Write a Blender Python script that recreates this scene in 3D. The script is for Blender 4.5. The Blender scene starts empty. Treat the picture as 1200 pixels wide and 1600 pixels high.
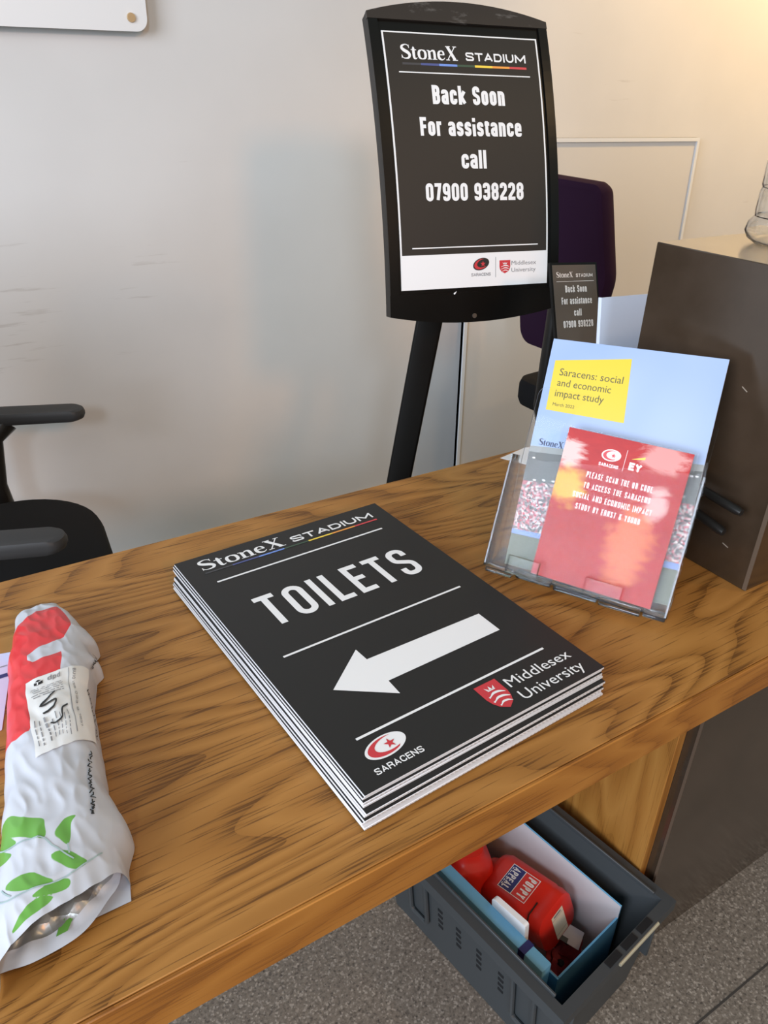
import bpy, bmesh, math, random
from mathutils import Vector, Matrix, noise
random.seed(7)
SC = bpy.context.scene; COL = SC.collection
pi = math.pi

# ------------------------------------------------------------------ camera
CAM = Vector((0, 0, 1.307))
def camera():
    pitch, yaw, roll = .5043, .572, .0316
    cp, sp, cy, sy = math.cos(pitch), math.sin(pitch), math.cos(yaw), math.sin(yaw)
    fwd = Vector((sy*cp, cy*cp, -sp)); right = Vector((cy, -sy, 0)); up = right.cross(fwd)
    r = right*math.cos(roll) + up*math.sin(roll); u = -right*math.sin(roll) + up*math.cos(roll)
    cd = bpy.data.cameras.new('camera'); c = bpy.data.objects.new('camera', cd); COL.objects.link(c)
    cd.sensor_fit = 'VERTICAL'; cd.sensor_height = 36; cd.lens = 1190.9/1600*36
    cd.clip_start = .01
    c.matrix_world = Matrix(((r.x, u.x, -fwd.x, CAM.x), (r.y, u.y, -fwd.y, CAM.y), (r.z, u.z, -fwd.z, CAM.z), (0, 0, 0, 1)))
    SC.camera = c
camera()

# ------------------------------------------------------------------ light
SC.view_settings.view_transform = 'Standard'; SC.view_settings.look = 'None'
SC.view_settings.exposure = 0.0; SC.view_settings.gamma = 1
W = bpy.data.worlds.new('world'); SC.world = W; W.use_nodes = True
W.node_tree.nodes['Background'].inputs[0].default_value = (.74, .97, 1.0, 1)
W.node_tree.nodes['Background'].inputs[1].default_value = .40
def light(name, kind, loc, target, energy, color, size=.3, size_y=None, spot=None, blend=.5):
    d = bpy.data.lights.new(name, kind); d.energy = energy; d.color = color
    if kind == 'AREA':
        d.size = size
        if size_y: d.shape = 'RECTANGLE'; d.size_y = size_y
    else:
        d.shadow_soft_size = size
    if spot: d.spot_size = math.radians(spot); d.spot_blend = blend
    o = bpy.data.objects.new(name, d); COL.objects.link(o); o.location = loc
    o.rotation_euler = (Vector(target)-Vector(loc)).to_track_quat('-Z', 'Y').to_euler()
    return o
# daylight from tall windows on the left, behind the photographer
light('daylight_window', 'AREA', (-3.2, -.6, 2.0), (.5, .9, .9), 218, (.80, .87, 1.0), 2.4, 2.0)
# warm ceiling lamp and cool daylight spot behind the photographer, two warm lamps further right
light('lamp_daylight_spot', 'SPOT', (.22, -3.0, 2.75), (.9, 1.5, .8), 170, (1.0, .42, .12), .26, spot=80)
light('lamp_daylight_spot', 'SPOT', (-1.5, -3.0, 2.75), (.9, 1.6, .8), 185, (.68, .84, 1.0), .26, spot=80)  # cool spot added as extra daylight, not a ceiling lamp
light('lamp_daylight_spot', 'SPOT', (3.05, 1.4, 2.75), (3.05, 2.0, .9), 195, (1.0, .62, .22), .1, spot=120)
light('lamp_daylight_spot', 'SPOT', (1.7, -.55, 2.75), (1.1, .5, .6), 26, (1.0, .62, .28), .1, spot=95)

# ------------------------------------------------------------------ materials
def mat(name, color=(.5, .5, .5), rough=.5, metal=0, spec=.5, trans=0, ior=1.45, coat=0):
    m = bpy.data.materials.new(name); m.use_nodes = True
    b = m.node_tree.nodes['Principled BSDF']
    b.inputs['Base Color'].default_value = (*color, 1); b.inputs['Roughness'].default_value = rough
    b.inputs['Metallic'].default_value = metal; b.inputs['Specular IOR Level'].default_value = spec
    b.inputs['Transmission Weight'].default_value = trans; b.inputs['IOR'].default_value = ior
    b.inputs['Coat Weight'].default_value = coat
    return m
class NT:
    def __init__(s, m): s.t = m.node_tree; s.b = s.t.nodes['Principled BSDF']
    def n(s, typ, **kw):
        x = s.t.nodes.new(typ)
        for k, v in kw.items():
            if k.startswith('i_'): x.inputs[k[2:].replace('_', ' ')].default_value = v
            else: setattr(x, k, v)
        return x
    def l(s, a, b): s.t.links.new(a, b)
    def coords(s, scale, kind='Object', rot=(0, 0, 0)):
        tc = s.n('ShaderNodeTexCoord'); mp = s.n('ShaderNodeMapping')
        mp.inputs['Scale'].default_value = scale; mp.inputs['Rotation'].default_value = rot
        s.l(tc.outputs[kind], mp.inputs[0]); return mp.outputs[0]
    def ramp(s, fac, stops):
        r = s.n('ShaderNodeValToRGB'); e = r.color_ramp.elements
        while len(e) < len(stops): e.new(.5)
        for q, (p, c) in zip(e, stops): q.position = p; q.color = (*c, 1)
        s.l(fac, r.inputs[0]); return r.outputs[0]
    def mix(s, fac, a, b, mode='MIX'):
        m = s.n('ShaderNodeMix', data_type='RGBA', blend_type=mode)
        for q, v in ((m.inputs[0], fac), (m.inputs[6], a), (m.inputs[7], b)):
            if hasattr(v, 'links'): s.l(v, q)
            elif isinstance(v, (int, float)): q.default_value = v
            else: q.default_value = (*v, 1)
        return m.outputs[2]
    def bump(s, h, strength, dist=.001):
        b = s.n('ShaderNodeBump'); b.inputs['Strength'].default_value = strength; b.inputs['Distance'].default_value = dist
        s.l(h, b.inputs['Height']); s.l(b.outputs[0], s.b.inputs['Normal'])

def wood(name, light_c, mid_c, dark_c, along='X', rough=.38, streak=1.0, fig=1.0):
    m = mat(name, mid_c, rough, spec=.35); k = NT(m)
    ax = {'X': (1, 1, 1), 'Z': (1, 1, 1)}[along]
    long_, cross = (1.3, 9.0), None
    sc_a = (1.1, 5, 5) if along == 'X' else (5, 5, 1.1)
    sc_b = (11, 430, 430) if along == 'X' else (430, 430, 11)
    sc_c = (2.2, 30, 30) if along == 'X' else (30, 30, 2.2)
    # broad figure: distorted bands that close into cathedral arches
    na = k.n('ShaderNodeTexNoise', i_Scale=1.0, i_Detail=2.0, i_Roughness=.45, i_Distortion=.2); k.l(k.coords(sc_a), na.inputs['Vector'])
    mul = k.n('ShaderNodeMath', operation='MULTIPLY'); mul.inputs[1].default_value = 26*fig; k.l(na.outputs[0], mul.inputs[0])
    fr = k.n('ShaderNodeMath', operation='FRACT'); k.l(mul.outputs[0], fr.inputs[0])
    base = k.ramp(fr.outputs[0], [(0, tuple(.8*a+.2*b for a, b in zip(mid_c, dark_c))), (.25, mid_c), (.7, light_c), (1, mid_c)])
    # short open pores, densest in the early wood of each ring
    nb = k.n('ShaderNodeTexNoise', i_Scale=1.0, i_Detail=2.0, i_Roughness=.6, i_Distortion=.1); k.l(k.coords(sc_b), nb.inputs['Vector'])
    nc = k.n('ShaderNodeTexNoise', i_Scale=1.0, i_Detail=2.0, i_Distortion=.4); k.l(k.coords(sc_c), nc.inputs['Vector'])
    ring = k.ramp(fr.outputs[0], [(0, (.16,)*3), (.5, (0, 0, 0)), (1, (.06,)*3)])
    ad = k.n('ShaderNodeMath', operation='MULTIPLY_ADD'); ad.inputs[1].default_value = .25; k.l(nc.outputs[0], ad.inputs[0]); k.l(nb.outputs[0], ad.inputs[2])
    ad2 = k.n('ShaderNodeMath', operation='ADD'); k.l(ring, ad2.inputs[0]); k.l(ad.outputs[0], ad2.inputs[1])
    pores = k.ramp(ad2.outputs[0], [(0, (0, 0, 0)), (.725, (0, 0, 0)), (.84, (streak, streak, streak))])
    c = k.mix(pores, base, dark_c)
    k.l(c, k.b.inputs['Base Color']); k.bump(pores, .25, -.0006)
    return m
OAK = wood('oak_veneer', (.385, .178, .042), (.305, .132, .027), (.085, .031, .006), rough=.48, streak=.75)
OAKEDGE = wood('oak_edge', (.37, .155, .028), (.30, .115, .018), (.16, .055, .009), streak=.6, fig=.6)
OAKPAN = wood('oak_panel', (.38, .175, .040), (.31, .130, .026), (.17, .065, .013), along='Z', streak=.45, fig=.6)

def brown_laminate():
    m = mat('brown_laminate', (.075, .05, .032), .42, spec=.5, coat=.55); m.node_tree.nodes['Principled BSDF'].inputs['Coat Roughness'].default_value = .14; k = NT(m)
    n = k.n('ShaderNodeTexNoise', i_Scale=7.0, i_Detail=6.0, i_Roughness=.65); k.l(k.coords((1, 1, 1)), n.inputs['Vector'])
    k.l(k.ramp(n.outputs[0], [(.3, (.034, .021, .012)), (.7, (.056, .036, .023))]), k.b.inputs['Base Color'])
    k.l(k.ramp(n.outputs[0], [(.3, (.17,)*3), (.7, (.27,)*3)]), k.b.inputs['Roughness'])
    return m
BROWN = brown_laminate()
BROWNEDGE = mat('brown_laminate_edge', (.10, .068, .046), .45)
def wall_paint():
    m = mat('wall_paint', (.66, .65, .63), .75); k = NT(m)
    n = k.n('ShaderNodeTexNoise', i_Scale=1.0, i_Detail=4.0, i_Roughness=.6); k.l(k.coords((5, 5, 60)), n.inputs['Vector'])
    s = k.n('ShaderNodeTexNoise', i_Scale=1.0, i_Detail=1.0); k.l(k.coords((2.2, 2.2, 2.8)), s.inputs['Vector'])
    mu = k.n('ShaderNodeMath', operation='MULTIPLY'); k.l(n.outputs[0], mu.inputs[0]); k.l(s.outputs[0], mu.inputs[1])
    f = k.ramp(mu.outputs[0], [(.0, (0, 0, 0)), (.43, (0, 0, 0)), (.49, (.40, .40, .40))])
    n2 = k.n('ShaderNodeTexNoise', i_Scale=2.2, i_Detail=4.0); k.l(k.coords((1, 1, 1)), n2.inputs['Vector'])
    base = k.ramp(n2.outputs[0], [(.3, (.60, .59, .575)), (.7, (.66, .65, .635))])
    k.l(k.mix(f, base, (.42, .39, .36)), k.b.inputs['Base Color'])
    return m
WALL = wall_paint()
def terrazzo():
    m = mat('terrazzo', (.3, .27, .23), .45); k = NT(m)
    v = k.n('ShaderNodeTexVoronoi', i_Scale=320.0); k.l(k.coords((1, 1, 1)), v.inputs['Vector'])
    n = k.n('ShaderNodeTexNoise', i_Scale=160.0, i_Detail=4.0, i_Roughness=.7); k.l(k.coords((1, 1, 1)), n.inputs['Vector'])
    base = k.ramp(n.outputs[0], [(.33, (.03, .025, .020)), (.45, (.135, .115, .094)), (.58, (.205, .178, .145)), (.7, (.42, .38, .32))])
    sep = k.n('ShaderNodeSeparateColor'); k.l(v.outputs['Color'], sep.inputs[0])
    chip = k.ramp(sep.outputs[0], [(0, (.035, .03, .026)), (.08, (.035, .03, .026)), (.09, (.145, .122, .098)), (.86, (.18, .155, .125)), (.87, (.50, .45, .38)), (1, (.40, .36, .31))])
    k.l(k.mix(.42, base, chip), k.b.inputs['Base Color'])
    return m
TERR = terrazzo()
GROUT = mat('dark_joint', (.04, .035, .03), .8)
BLACKP = mat('black_plastic', (.012, .011, .010), .35)
BLACKG = mat('black_gloss', (.004, .0035, .003), .3, spec=.3)
SCUFF = None
def scuffed():
    m = mat('scuffed_black', (.03, .024, .02), .4); k = NT(m)
    n = k.n('ShaderNodeTexNoise', i_Scale=1.0, i_Detail=5.0, i_Roughness=.7, i_Distortion=.5); k.l(k.coords((14, 14, 40), rot=(0, .6, 0)), n.inputs['Vector'])
    k.l(k.ramp(n.outputs[0], [(.55, (.028, .021, .017)), (.68, (.12, .11, .10))]), k.b.inputs['Base Color'])
    return m
SCUFF = scuffed()
BLACKF = mat('black_fabric', (.010, .010, .011), .9, spec=.2)
PADGREY = mat('armrest_rubber', (.030, .030, .031), .55)
PURPLE = mat('purple_fabric', (.020, .0055, .022), .9, spec=.2)
PRINT = mat('dark_print', (.018, .017, .016), .45, spec=.35)
PRINTG = mat('dark_print_gloss', (.024, .021, .018), .5, spec=.4)
WHITE = mat('white_print', (.80, .80, .80), .5)
WHITEB = mat('whiteboard', (.76, .755, .75), .4)
CORE = mat('white_board_core', (.66, .65, .66), .6)
FLUTE = mat('board_flute', (.42, .40, .38), .7)
RED = mat('red_ink', (.62, .025, .035), .45)
REDLOGO = mat('red_logo', (.55, .04, .05), .45)
INK = mat('black_ink', (.02, .02, .02), .5)
GREYINK = mat('grey_ink', (.25, .25, .26), .6)
BARS = [mat('bar_'+n, c, .45) for n, c in (('charcoal', (.05, .05, .055)), ('navy', (.07, .09, .25)), ('blue', (.16, .28, .68)), ('green', (.04, .08, .05)), ('yellow', (.85, .60, .07)), ('orange', (.82, .33, .06)), ('crimson', (.60, .06, .07)))]
def clear(name, tint=(1, 1, 1), rough=.02):
    return mat(name, tint, rough, trans=1, ior=1.46)
def thin_acrylic():
    m = bpy.data.materials.new('clear_acrylic'); m.use_nodes = True; t = m.node_tree
    for n in list(t.nodes):
        if n.type == 'BSDF_PRINCIPLED': t.nodes.remove(n)
    out = [n for n in t.nodes if n.type == 'OUTPUT_MATERIAL'][0]
    tr = t.nodes.new('ShaderNodeBsdfTransparent'); tr.inputs[0].default_value = (.985, .988, .99, 1)
    gl = t.nodes.new('ShaderNodeBsdfGlossy'); gl.inputs['Roughness'].default_value = .03
    fr = t.nodes.new('ShaderNodeFresnel'); fr.inputs[0].default_value = 1.14
    mx = t.nodes.new('ShaderNodeMixShader'); t.links.new(fr.outputs[0], mx.inputs[0]); t.links.new(tr.outputs[0], mx.inputs[1]); t.links.new(gl.outputs[0], mx.inputs[2])
    t.links.new(mx.outputs[0], out.inputs[0]); return m
ACRYL = thin_acrylic(); ACRYLEDGE = clear('acrylic_edge', (.90, .93, .95), .08); BOTTLE = clear('clear_plastic_bottle', (.96, .97, .98), .03)
CRATE = mat('grey_crate_plastic', (.046, .051, .054), .5)
CRATED = mat('crate_slot_dark', (.004, .004, .005), .8)
SKYBLUE = mat('sky_blue_card', (.16, .46, .74), .5)
WHITEC = mat('white_card', (.50, .47, .48), .6)
TINRED = mat('red_tin_plastic', (.60, .022, .012), .32)
NAVY = mat('navy_print', (.025, .03, .15), .5)
CREAM = mat('cream_paper', (.72, .66, .52), .65)
METAL = mat('steel_pin', (.6, .58, .52), .3, metal=1)
BRASS = mat('brass_standoff', (.62, .46, .27), .38, metal=.7)
LILAC = mat('lilac_paper', (.62, .60, .80), .6)
PAPER = mat('white_paper', (.78, .78, .80), .6)
BLUEPAPER = mat('pale_blue_paper', (.72, .77, .90), .6)

# ------------------------------------------------------------------ helpers
def link(name, me, m, parent=None):
    o = bpy.data.objects.new(name, me); COL.objects.link(o)
    ms = m if isinstance(m, (list, tuple)) else [m]
    for q in ms: me.materials.append(q)
    if parent is not None: o.parent = parent
    return o
def mesh(name, V, F, m, parent=None, smooth=False, idx=None):
    me = bpy.data.meshes.new(name); me.from_pydata([tuple(v) for v in V], [], F); me.update()
    if smooth:
        for p in me.polygons: p.use_smooth = True
    o = link(name, me, m, parent)
    if idx:
        for p, i in zip(me.polygons, idx): p.material_index = i
    return o
def from_bm(name, bm, m, parent=None, smooth=False):
    me = bpy.data.meshes.new(name); bm.normal_update(); bm.to_mesh(me); bm.free()
    if smooth:
        for p in me.polygons: p.use_smooth = True
        me.set_sharp_from_angle(angle=math.radians(38))
    return link(name, me, m, parent)
def empty(name, loc, rz=0):
    o = bpy.data.objects.new(name, None); COL.objects.link(o); o.location = loc; o.rotation_euler = (0, 0, rz)
    o.empty_display_size = .05
    return o
def tag(o, label, cat, group=None, kind=None):
    o['label'] = label; o['category'] = cat
    if group: o['group'] = group
    if kind: o['kind'] = kind
    return o
def structure(o, label=None, cat=None):
    o['kind'] = 'structure'
    if label: o['label'] = label
    if cat: o['category'] = cat
    return o
def add_box(bm, c, s, bevel=0, seg=2, mtx=None):
    r = bmesh.ops.create_cube(bm, size=1); vs = r['verts']
    for v in vs: v.co = Vector((v.co.x*s[0], v.co.y*s[1], v.co.z*s[2]))
    if bevel:
        es = list({e for v in vs for e in v.link_edges})
        rr = bmesh.ops.bevel(bm, geom=es, offset=bevel, segments=seg, profile=.5, affect='EDGES')
        vs = list({v for f in rr['faces'] for v in f.verts} | {v for v in vs if v.is_valid})
        vs = list({v for v in vs} | {w for v in vs for e in v.link_edges for w in e.verts})
    for v in vs:
        v.co = (mtx @ v.co if mtx else v.co) + Vector(c)
def box(name, c, s, m, parent=None, bevel=0, seg=2, mtx=None):
    bm = bmesh.new(); add_box(bm, c, s, bevel, seg, mtx); return from_bm(name, bm, m, parent, bevel > 0)
def add_tube(bm, pts, radii, n=12, cap=True):
    pts = [Vector(p) for p in pts]
    if isinstance(radii, (int, float)): radii = [radii]*len(pts)
    rings = []; prev = None
    for i, p in enumerate(pts):
        d = (pts[min(i+1, len(pts)-1)]-pts[max(i-1, 0)]).normalized()
        a = prev if prev is not None else (Vector((0, 0, 1)) if abs(d.z) < .9 else Vector((1, 0, 0)))
        s = d.cross(a).normalized(); t = s.cross(d).normalized(); prev = t
        rings.append([bm.verts.new(p+(s*math.cos(2*pi*k/n)+t*math.sin(2*pi*k/n))*radii[i]) for k in range(n)])
    for a, b in zip(rings, rings[1:]):
        for k in range(n): bm.faces.new((a[k], a[(k+1) % n], b[(k+1) % n], b[k]))
    if cap: bm.faces.new(rings[0]); bm.faces.new(rings[-1][::-1])
def tube(name, pts, radii, m, parent=None, n=12):
    bm = bmesh.new(); add_tube(bm, pts, radii, n); bmesh.ops.recalc_face_normals(bm, faces=bm.faces); return from_bm(name, bm, m, parent, True)
def add_prism(bm, poly, f0, f1):
    a = [bm.verts.new(f0(*p)) for p in poly]; b = [bm.verts.new(f1(*p)) for p in poly]; n = len(poly)
    bm.faces.new(a); bm.faces.new(b[::-1])
    for i in range(n): bm.faces.new((a[i], b[i], b[(i+1) % n], a[(i+1) % n]))
def prism(name, poly, f0, f1, m, parent=None, smooth=False):
    if m is ACRYL:
        n = len(poly); o = prism(name, poly, f0, f1, [ACRYL, ACRYLEDGE], parent, smooth)
        big = sorted(o.data.polygons, key=lambda p: -p.area); ref = big[0].normal
        for p in o.data.polygons: p.material_index = 0 if abs(p.normal.dot(ref)) > .9 else 1
        return o
    bm = bmesh.new(); add_prism(bm, poly, f0, f1); bmesh.ops.triangulate(bm, faces=[f for f in bm.faces if len(f.verts) > 4])
    bmesh.ops.recalc_face_normals(bm, faces=bm.faces); return from_bm(name, bm, m, parent, smooth)
def rounded(poly, n=6):
    """poly of (x, y, r): corners rounded by radius r"""
    out = []
    L = len(poly)
    for i, q in enumerate(poly):
        p = Vector(q[:2]); r = q[2] if len(q) > 2 else 0
        a = Vector(poly[i-1][:2])-p; b = Vector(poly[(i+1) % L][:2])-p
        if r <= 0 or a.length < 1e-9 or b.length < 1e-9: out.append(p); continue
        out += arc_corner(p, a, b, r, n)
    return [(v.x, v.y) for v in out]
def arc_corner(p, a, b, r, n=6):
    la, lb = a.length, b.length; ua, ub = a/la, b/lb
    ang = ua.angle(ub, 0)
    if ang > pi-.01 or ang < .01: return [p]
    t = min(r/math.tan(ang/2), la*.5, lb*.5); rr = t*math.tan(ang/2)
    c = p + (ua+ub).normalized()*(rr/math.sin(ang/2))
    s, e = p+ua*t-c, p+ub*t-c
    w = math.atan2(s.x*e.y-s.y*e.x, s.dot(e))
    return [c+Matrix.Rotation(w*k/n, 2) @ s for k in range(n+1)]

# ------------------------------------------------------------------ lettering
G = {
'A': (1.05, [[(0, 0), (.5, 1), (1, 0)], [(.17, .28), (.83, .28)]]), 'B': (1, [[(0, 0), (0, 1)], [(0, 1), (1, 1, 1), (1, .53, 1), (0, .53)], [(0, .53), (1, .53, 1), (1, 0, 1), (0, 0)]]),
'C': (1, [[(1, .68), (1, 1, 1), (0, 1, 1), (0, 0, 1), (1, 0, 1), (1, .32)]]), 'D': (1, [['c', (0, 0), (0, 1), (1, 1, 1), (1, 0, 1)]]),
'E': (.85, [[(0, 0), (0, 1)], [(0, 1), (1, 1)], [(0, .52), (.85, .52)], [(0, 0), (1, 0)]]), 'F': (.85, [[(0, 0), (0, 1)], [(0, 1), (1, 1)], [(0, .5), (.85, .5)]]),
'G': (1, [[(1, .72), (1, 1, 1), (0, 1, 1), (0, 0, 1), (1, 0, 1), (1, .48), (.55, .48)]]), 'H': (1, [[(0, 0), (0, 1)], [(1, 0), (1, 1)], [(0, .5), (1, .5)]]),
'I': (.3, [[(.5, 0), (.5, 1)]]), 'K': (1, [[(0, 0), (0, 1)], [(0, .35), (1, 1)], [(.3, .55), (1, 0)]]), 'L': (.8, [[(0, 1), (0, 0)], [(0, 0), (1, 0)]]),
'M': (1.35, [[(0, 0), (0, 1)], [(0, 1), (.5, .2), (1, 1)], [(1, 1), (1, 0)]]), 'N': (1.05, [[(0, 0), (0, 1)], [(0, 1), (1, 0)], [(1, 0), (1, 1)]]),
'O': (1, [['c', (0, 0, 1), (1, 0, 1), (1, 1, 1), (0, 1, 1)]]), 'P': (.95, [[(0, 0), (0, 1)], [(0, 1), (1, 1, 1), (1, .45, 1), (0, .45)]]),
'Q': (1, [['c', (0, 0, 1), (1, 0, 1), (1, 1, 1), (0, 1, 1)], [(.6, .2), (1, -.03)]]), 'R': (1, [[(0, 0), (0, 1)], [(0, 1), (1, 1, 1), (1, .48, 1), (0, .48)], [(.5, .48), (1, .42, .6), (1, 0)]]),
'S': (1, [[(1, .74), (1, 1, 1), (0, 1, 1), (0, .6, .8), (1, .4, .8), (1, 0, 1), (0, 0, 1), (0, .26)]]), 'T': (.95, [[(0, 1), (1, 1)], [(.5, 0), (.5, 1)]]),
'U': (1, [[(0, 1), (0, 0, 1), (1, 0, 1), (1, 1)]]), 'Y': (1, [[(0, 1), (.5, .45), (1, 1)], [(.5, 0), (.5, .45)]]), 'X': (1, [[(0, 0), (1, 1)], [(0, 1), (1, 0)]]),
'&': (1.1, [[(1, 0), (.1, .78), (.1, 1, .6), (.8, 1, .6), (.8, .75), (0, .4), (0, 0, .8), (.8, 0, .6), (1, .45)]]),
'0': (1, [['c', (0, 0, 1), (1, 0, 1), (1, 1, 1), (0, 1, 1)]]), '7': (.9, [[(0, 1), (1, 1), (.4, 0)]]),
'9': (1, [['c', (0, .42, 1), (1, .42, 1), (1, 1, 1), (0, 1, 1)], [(1, .7), (1, 0, 1), (0, 0, 1), (0, .2)]]),
'3': (1, [[(0, .76), (0, 1, 1), (1, 1, 1), (1, .53, .7), (.35, .53)], [(.35, .53), (1, .53, .7), (1, 0, 1), (0, 0, 1), (0, .24)]]),
'8': (1, [['c', (0, 0, 1), (1, 0, 1), (1, .53, 1), (0, .53, 1)], ['c', (0, .53, 1), (1, .53, 1), (1, 1, 1), (0, 1, 1)]]),
'2': (1, [[(0, .74), (0, 1, 1), (1, 1, 1), (1, .6, .7), (0, .12), (0, 0), (1, 0)]]), '5': (1, [[(1, 1), (0, 1), (0, .55), (.3, .62), (1, .62, 1), (1, 0, 1), (0, 0, 1), (0, .24)]]), '1': (.5, [[(0, .8), (.6, 1), (.6, 0)]]),
'a': (.95, [[(0, .57), (0, .73, 1), (1, .73, 1), (1, 0)], [(1, .39), (0, .39, .9), (0, 0, .9), (1, 0, .7), (1, .2)]]), 'c': (.95, [[(1, .48), (1, .73, 1), (0, .73, 1), (0, 0, 1), (1, 0, 1), (1, .25)]]),
'k': (1, [[(0, 0), (0, 1)], [(0, .25), (1, .73)], [(.3, .4), (1, 0)]]), 'o': (.95, [['c', (0, 0, 1), (1, 0, 1), (1, .73, 1), (0, .73, 1)]]),
'n': (.95, [[(0, 0), (0, .73)], [(0, .55), (0, .73, 1), (1, .73, 1), (1, 0)]]), 'r': (.65, [[(0, 0), (0, .73)], [(0, .5), (0, .73, 1), (1, .73)]]),
's': (.9, [[(1, .54), (1, .73, 1), (0, .73, 1), (0, .43, .8), (1, .31, .8), (1, 0, 1), (0, 0, 1), (0, .19)]]), 'i': (.3, [[(.5, 0), (.5, .69)], [(.5, .98), (.5, 1.0)]]),
't': (.65, [[(.3, .93), (.3, 0, .8), (1, 0)], [(0, .73), (1, .73)]]), 'e': (.95, [[(0, .37), (1, .37), (1, .73, 1), (0, .73, 1), (0, 0, 1), (1, 0, 1), (1, .13)]]), 'l': (.3, [[(.5, 0), (.5, 1)]]),
'd': (.95, [[(1, 0), (1, 1)], ['c', (0, 0, 1), (1, 0, .6), (1, .73, .6), (0, .73, 1)]]), 'p': (.95, [[(0, -.26), (0, .73)], ['c', (0, 0, .6), (1, 0, 1), (1, .73, 1), (0, .73, .6)]]),
}
def stroke(pts, ws, closed=False, cap=True):
    """2D strip along pts with half widths ws"""
    pts = [Vector(p) for p in pts]; n = len(pts); Lf, Rt = [], []
    if cap and not closed and n > 1:
        c0, c1 = cap if isinstance(cap, tuple) else (1, 1)
        a, b = pts[0]+(pts[0]-pts[1]).normalized()*ws[0]*c0, pts[-1]+(pts[-1]-pts[-2]).normalized()*ws[-1]*c1
        pts[0], pts[-1] = a, b
    for i in range(n):
        a = pts[i]-pts[i-1] if (i > 0 or closed) else pts[1]-pts[0]
        b = pts[(i+1) % n]-pts[i] if (i < n-1 or closed) else pts[-1]-pts[-2]
        a = a.normalized(); b = b.normalized(); na, nb = Vector((-a.y, a.x)), Vector((-b.y, b.x))
        m = (na+nb); m = m.normalized() if m.length > 1e-4 else na
        k = min(1/max(m.dot(na), .3), 2.2)*ws[i]
        Lf.append(pts[i]+m*k); Rt.append(pts[i]-m*k)
    V = Lf+Rt; F = []
    for i in range(n if closed else n-1):
        j = (i+1) % n; F.append((i, j, n+j, n+i))
    return V, F
def merge(parts):
    V, F = [], []
    for k, (v, f) in enumerate(parts):
        o = len(V); V += [Vector((p[0], p[1], (p[2] if len(p) > 2 else 0)+k*4e-6)) for p in v]; F += [tuple(i+o for i in q) for q in f]
    return V, F
def cond(s, x0, y0, width, height, t=.14, gap=.13, nat=None):
    """condensed lettering: baseline box x0..x0+width, cap height; t = stroke weight / height"""
    T = t*height; sp = gap*height
    tot = sum((.55 if c == ' ' else G[c][0]) for c in s)
    n = len(s)-1; extra = sum(T for c in s if c in 'Iil')
    k = (width-n*sp-extra)/max(tot-sum(.3 for c in s if c in 'Iil'), .01)
    parts = []; x = x0; hmax = 0
    for c in s:
        if c == ' ': x += .55*k+sp; continue
        w, st = G[c]; wd = T if c in 'Iil' else w*k
        mp = lambda p: Vector((x+T/2+p[0]*(wd-T), y0+T/2+p[1]*(height-T)))
        for q in st:
            closed = q[0] == 'c'; q = q[1:] if closed else q
            P = [mp(p) for p in q]; out = []
            for i, p in enumerate(q):
                r = (p[2] if len(p) > 2 else 0)*max(wd-T, .0)/2*1.0
                if r > 0 and (closed or 0 < i < len(q)-1): out += arc_corner(P[i], P[i-1]-P[i], P[(i+1) % len(q)]-P[i], r)
                else: out.append(P[i])
            cl = [out[0]]
            for v in out[1:]:
                if (v-cl[-1]).length > 1e-7: cl.append(v)
            if closed and (cl[0]-cl[-1]).length < 1e-7: cl.pop()
            cp = tuple(0 if abs(q[a][0]-q[b][0]) < .02 and not any(abs(q[a][1]-e) < .03 for e in (0, 1, -.26)) and not (q[a][1] > .7 and q[a][1] < .74) else (1 if min(abs(q[a][0]-q[b][0]), abs(q[a][1]-q[b][1])) < .02 else .35) for a, b in ((0, 1), (-1, -2)))
            parts.append(stroke(cl, [T/2]*len(cl), closed, cp))
        x += wd+sp
    return merge(parts)
def spline(P, n=6):
    out = []
    for i in range(len(P)-1):
        p0, p1, p2, p3 = P[max(i-1, 0)], P[i], P[i+1], P[min(i+2, len(P)-1)]
        for k in range(n):
            t = k/n
            out.append(tuple(.5*(2*b+(c-a)*t+(2*a-5*b+4*c-d)*t*t+(3*b-a-3*c+d)*t**3) for a, b, c, d in zip(p0, p1, p2, p3)))
    return out+[P[-1]]
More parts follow.
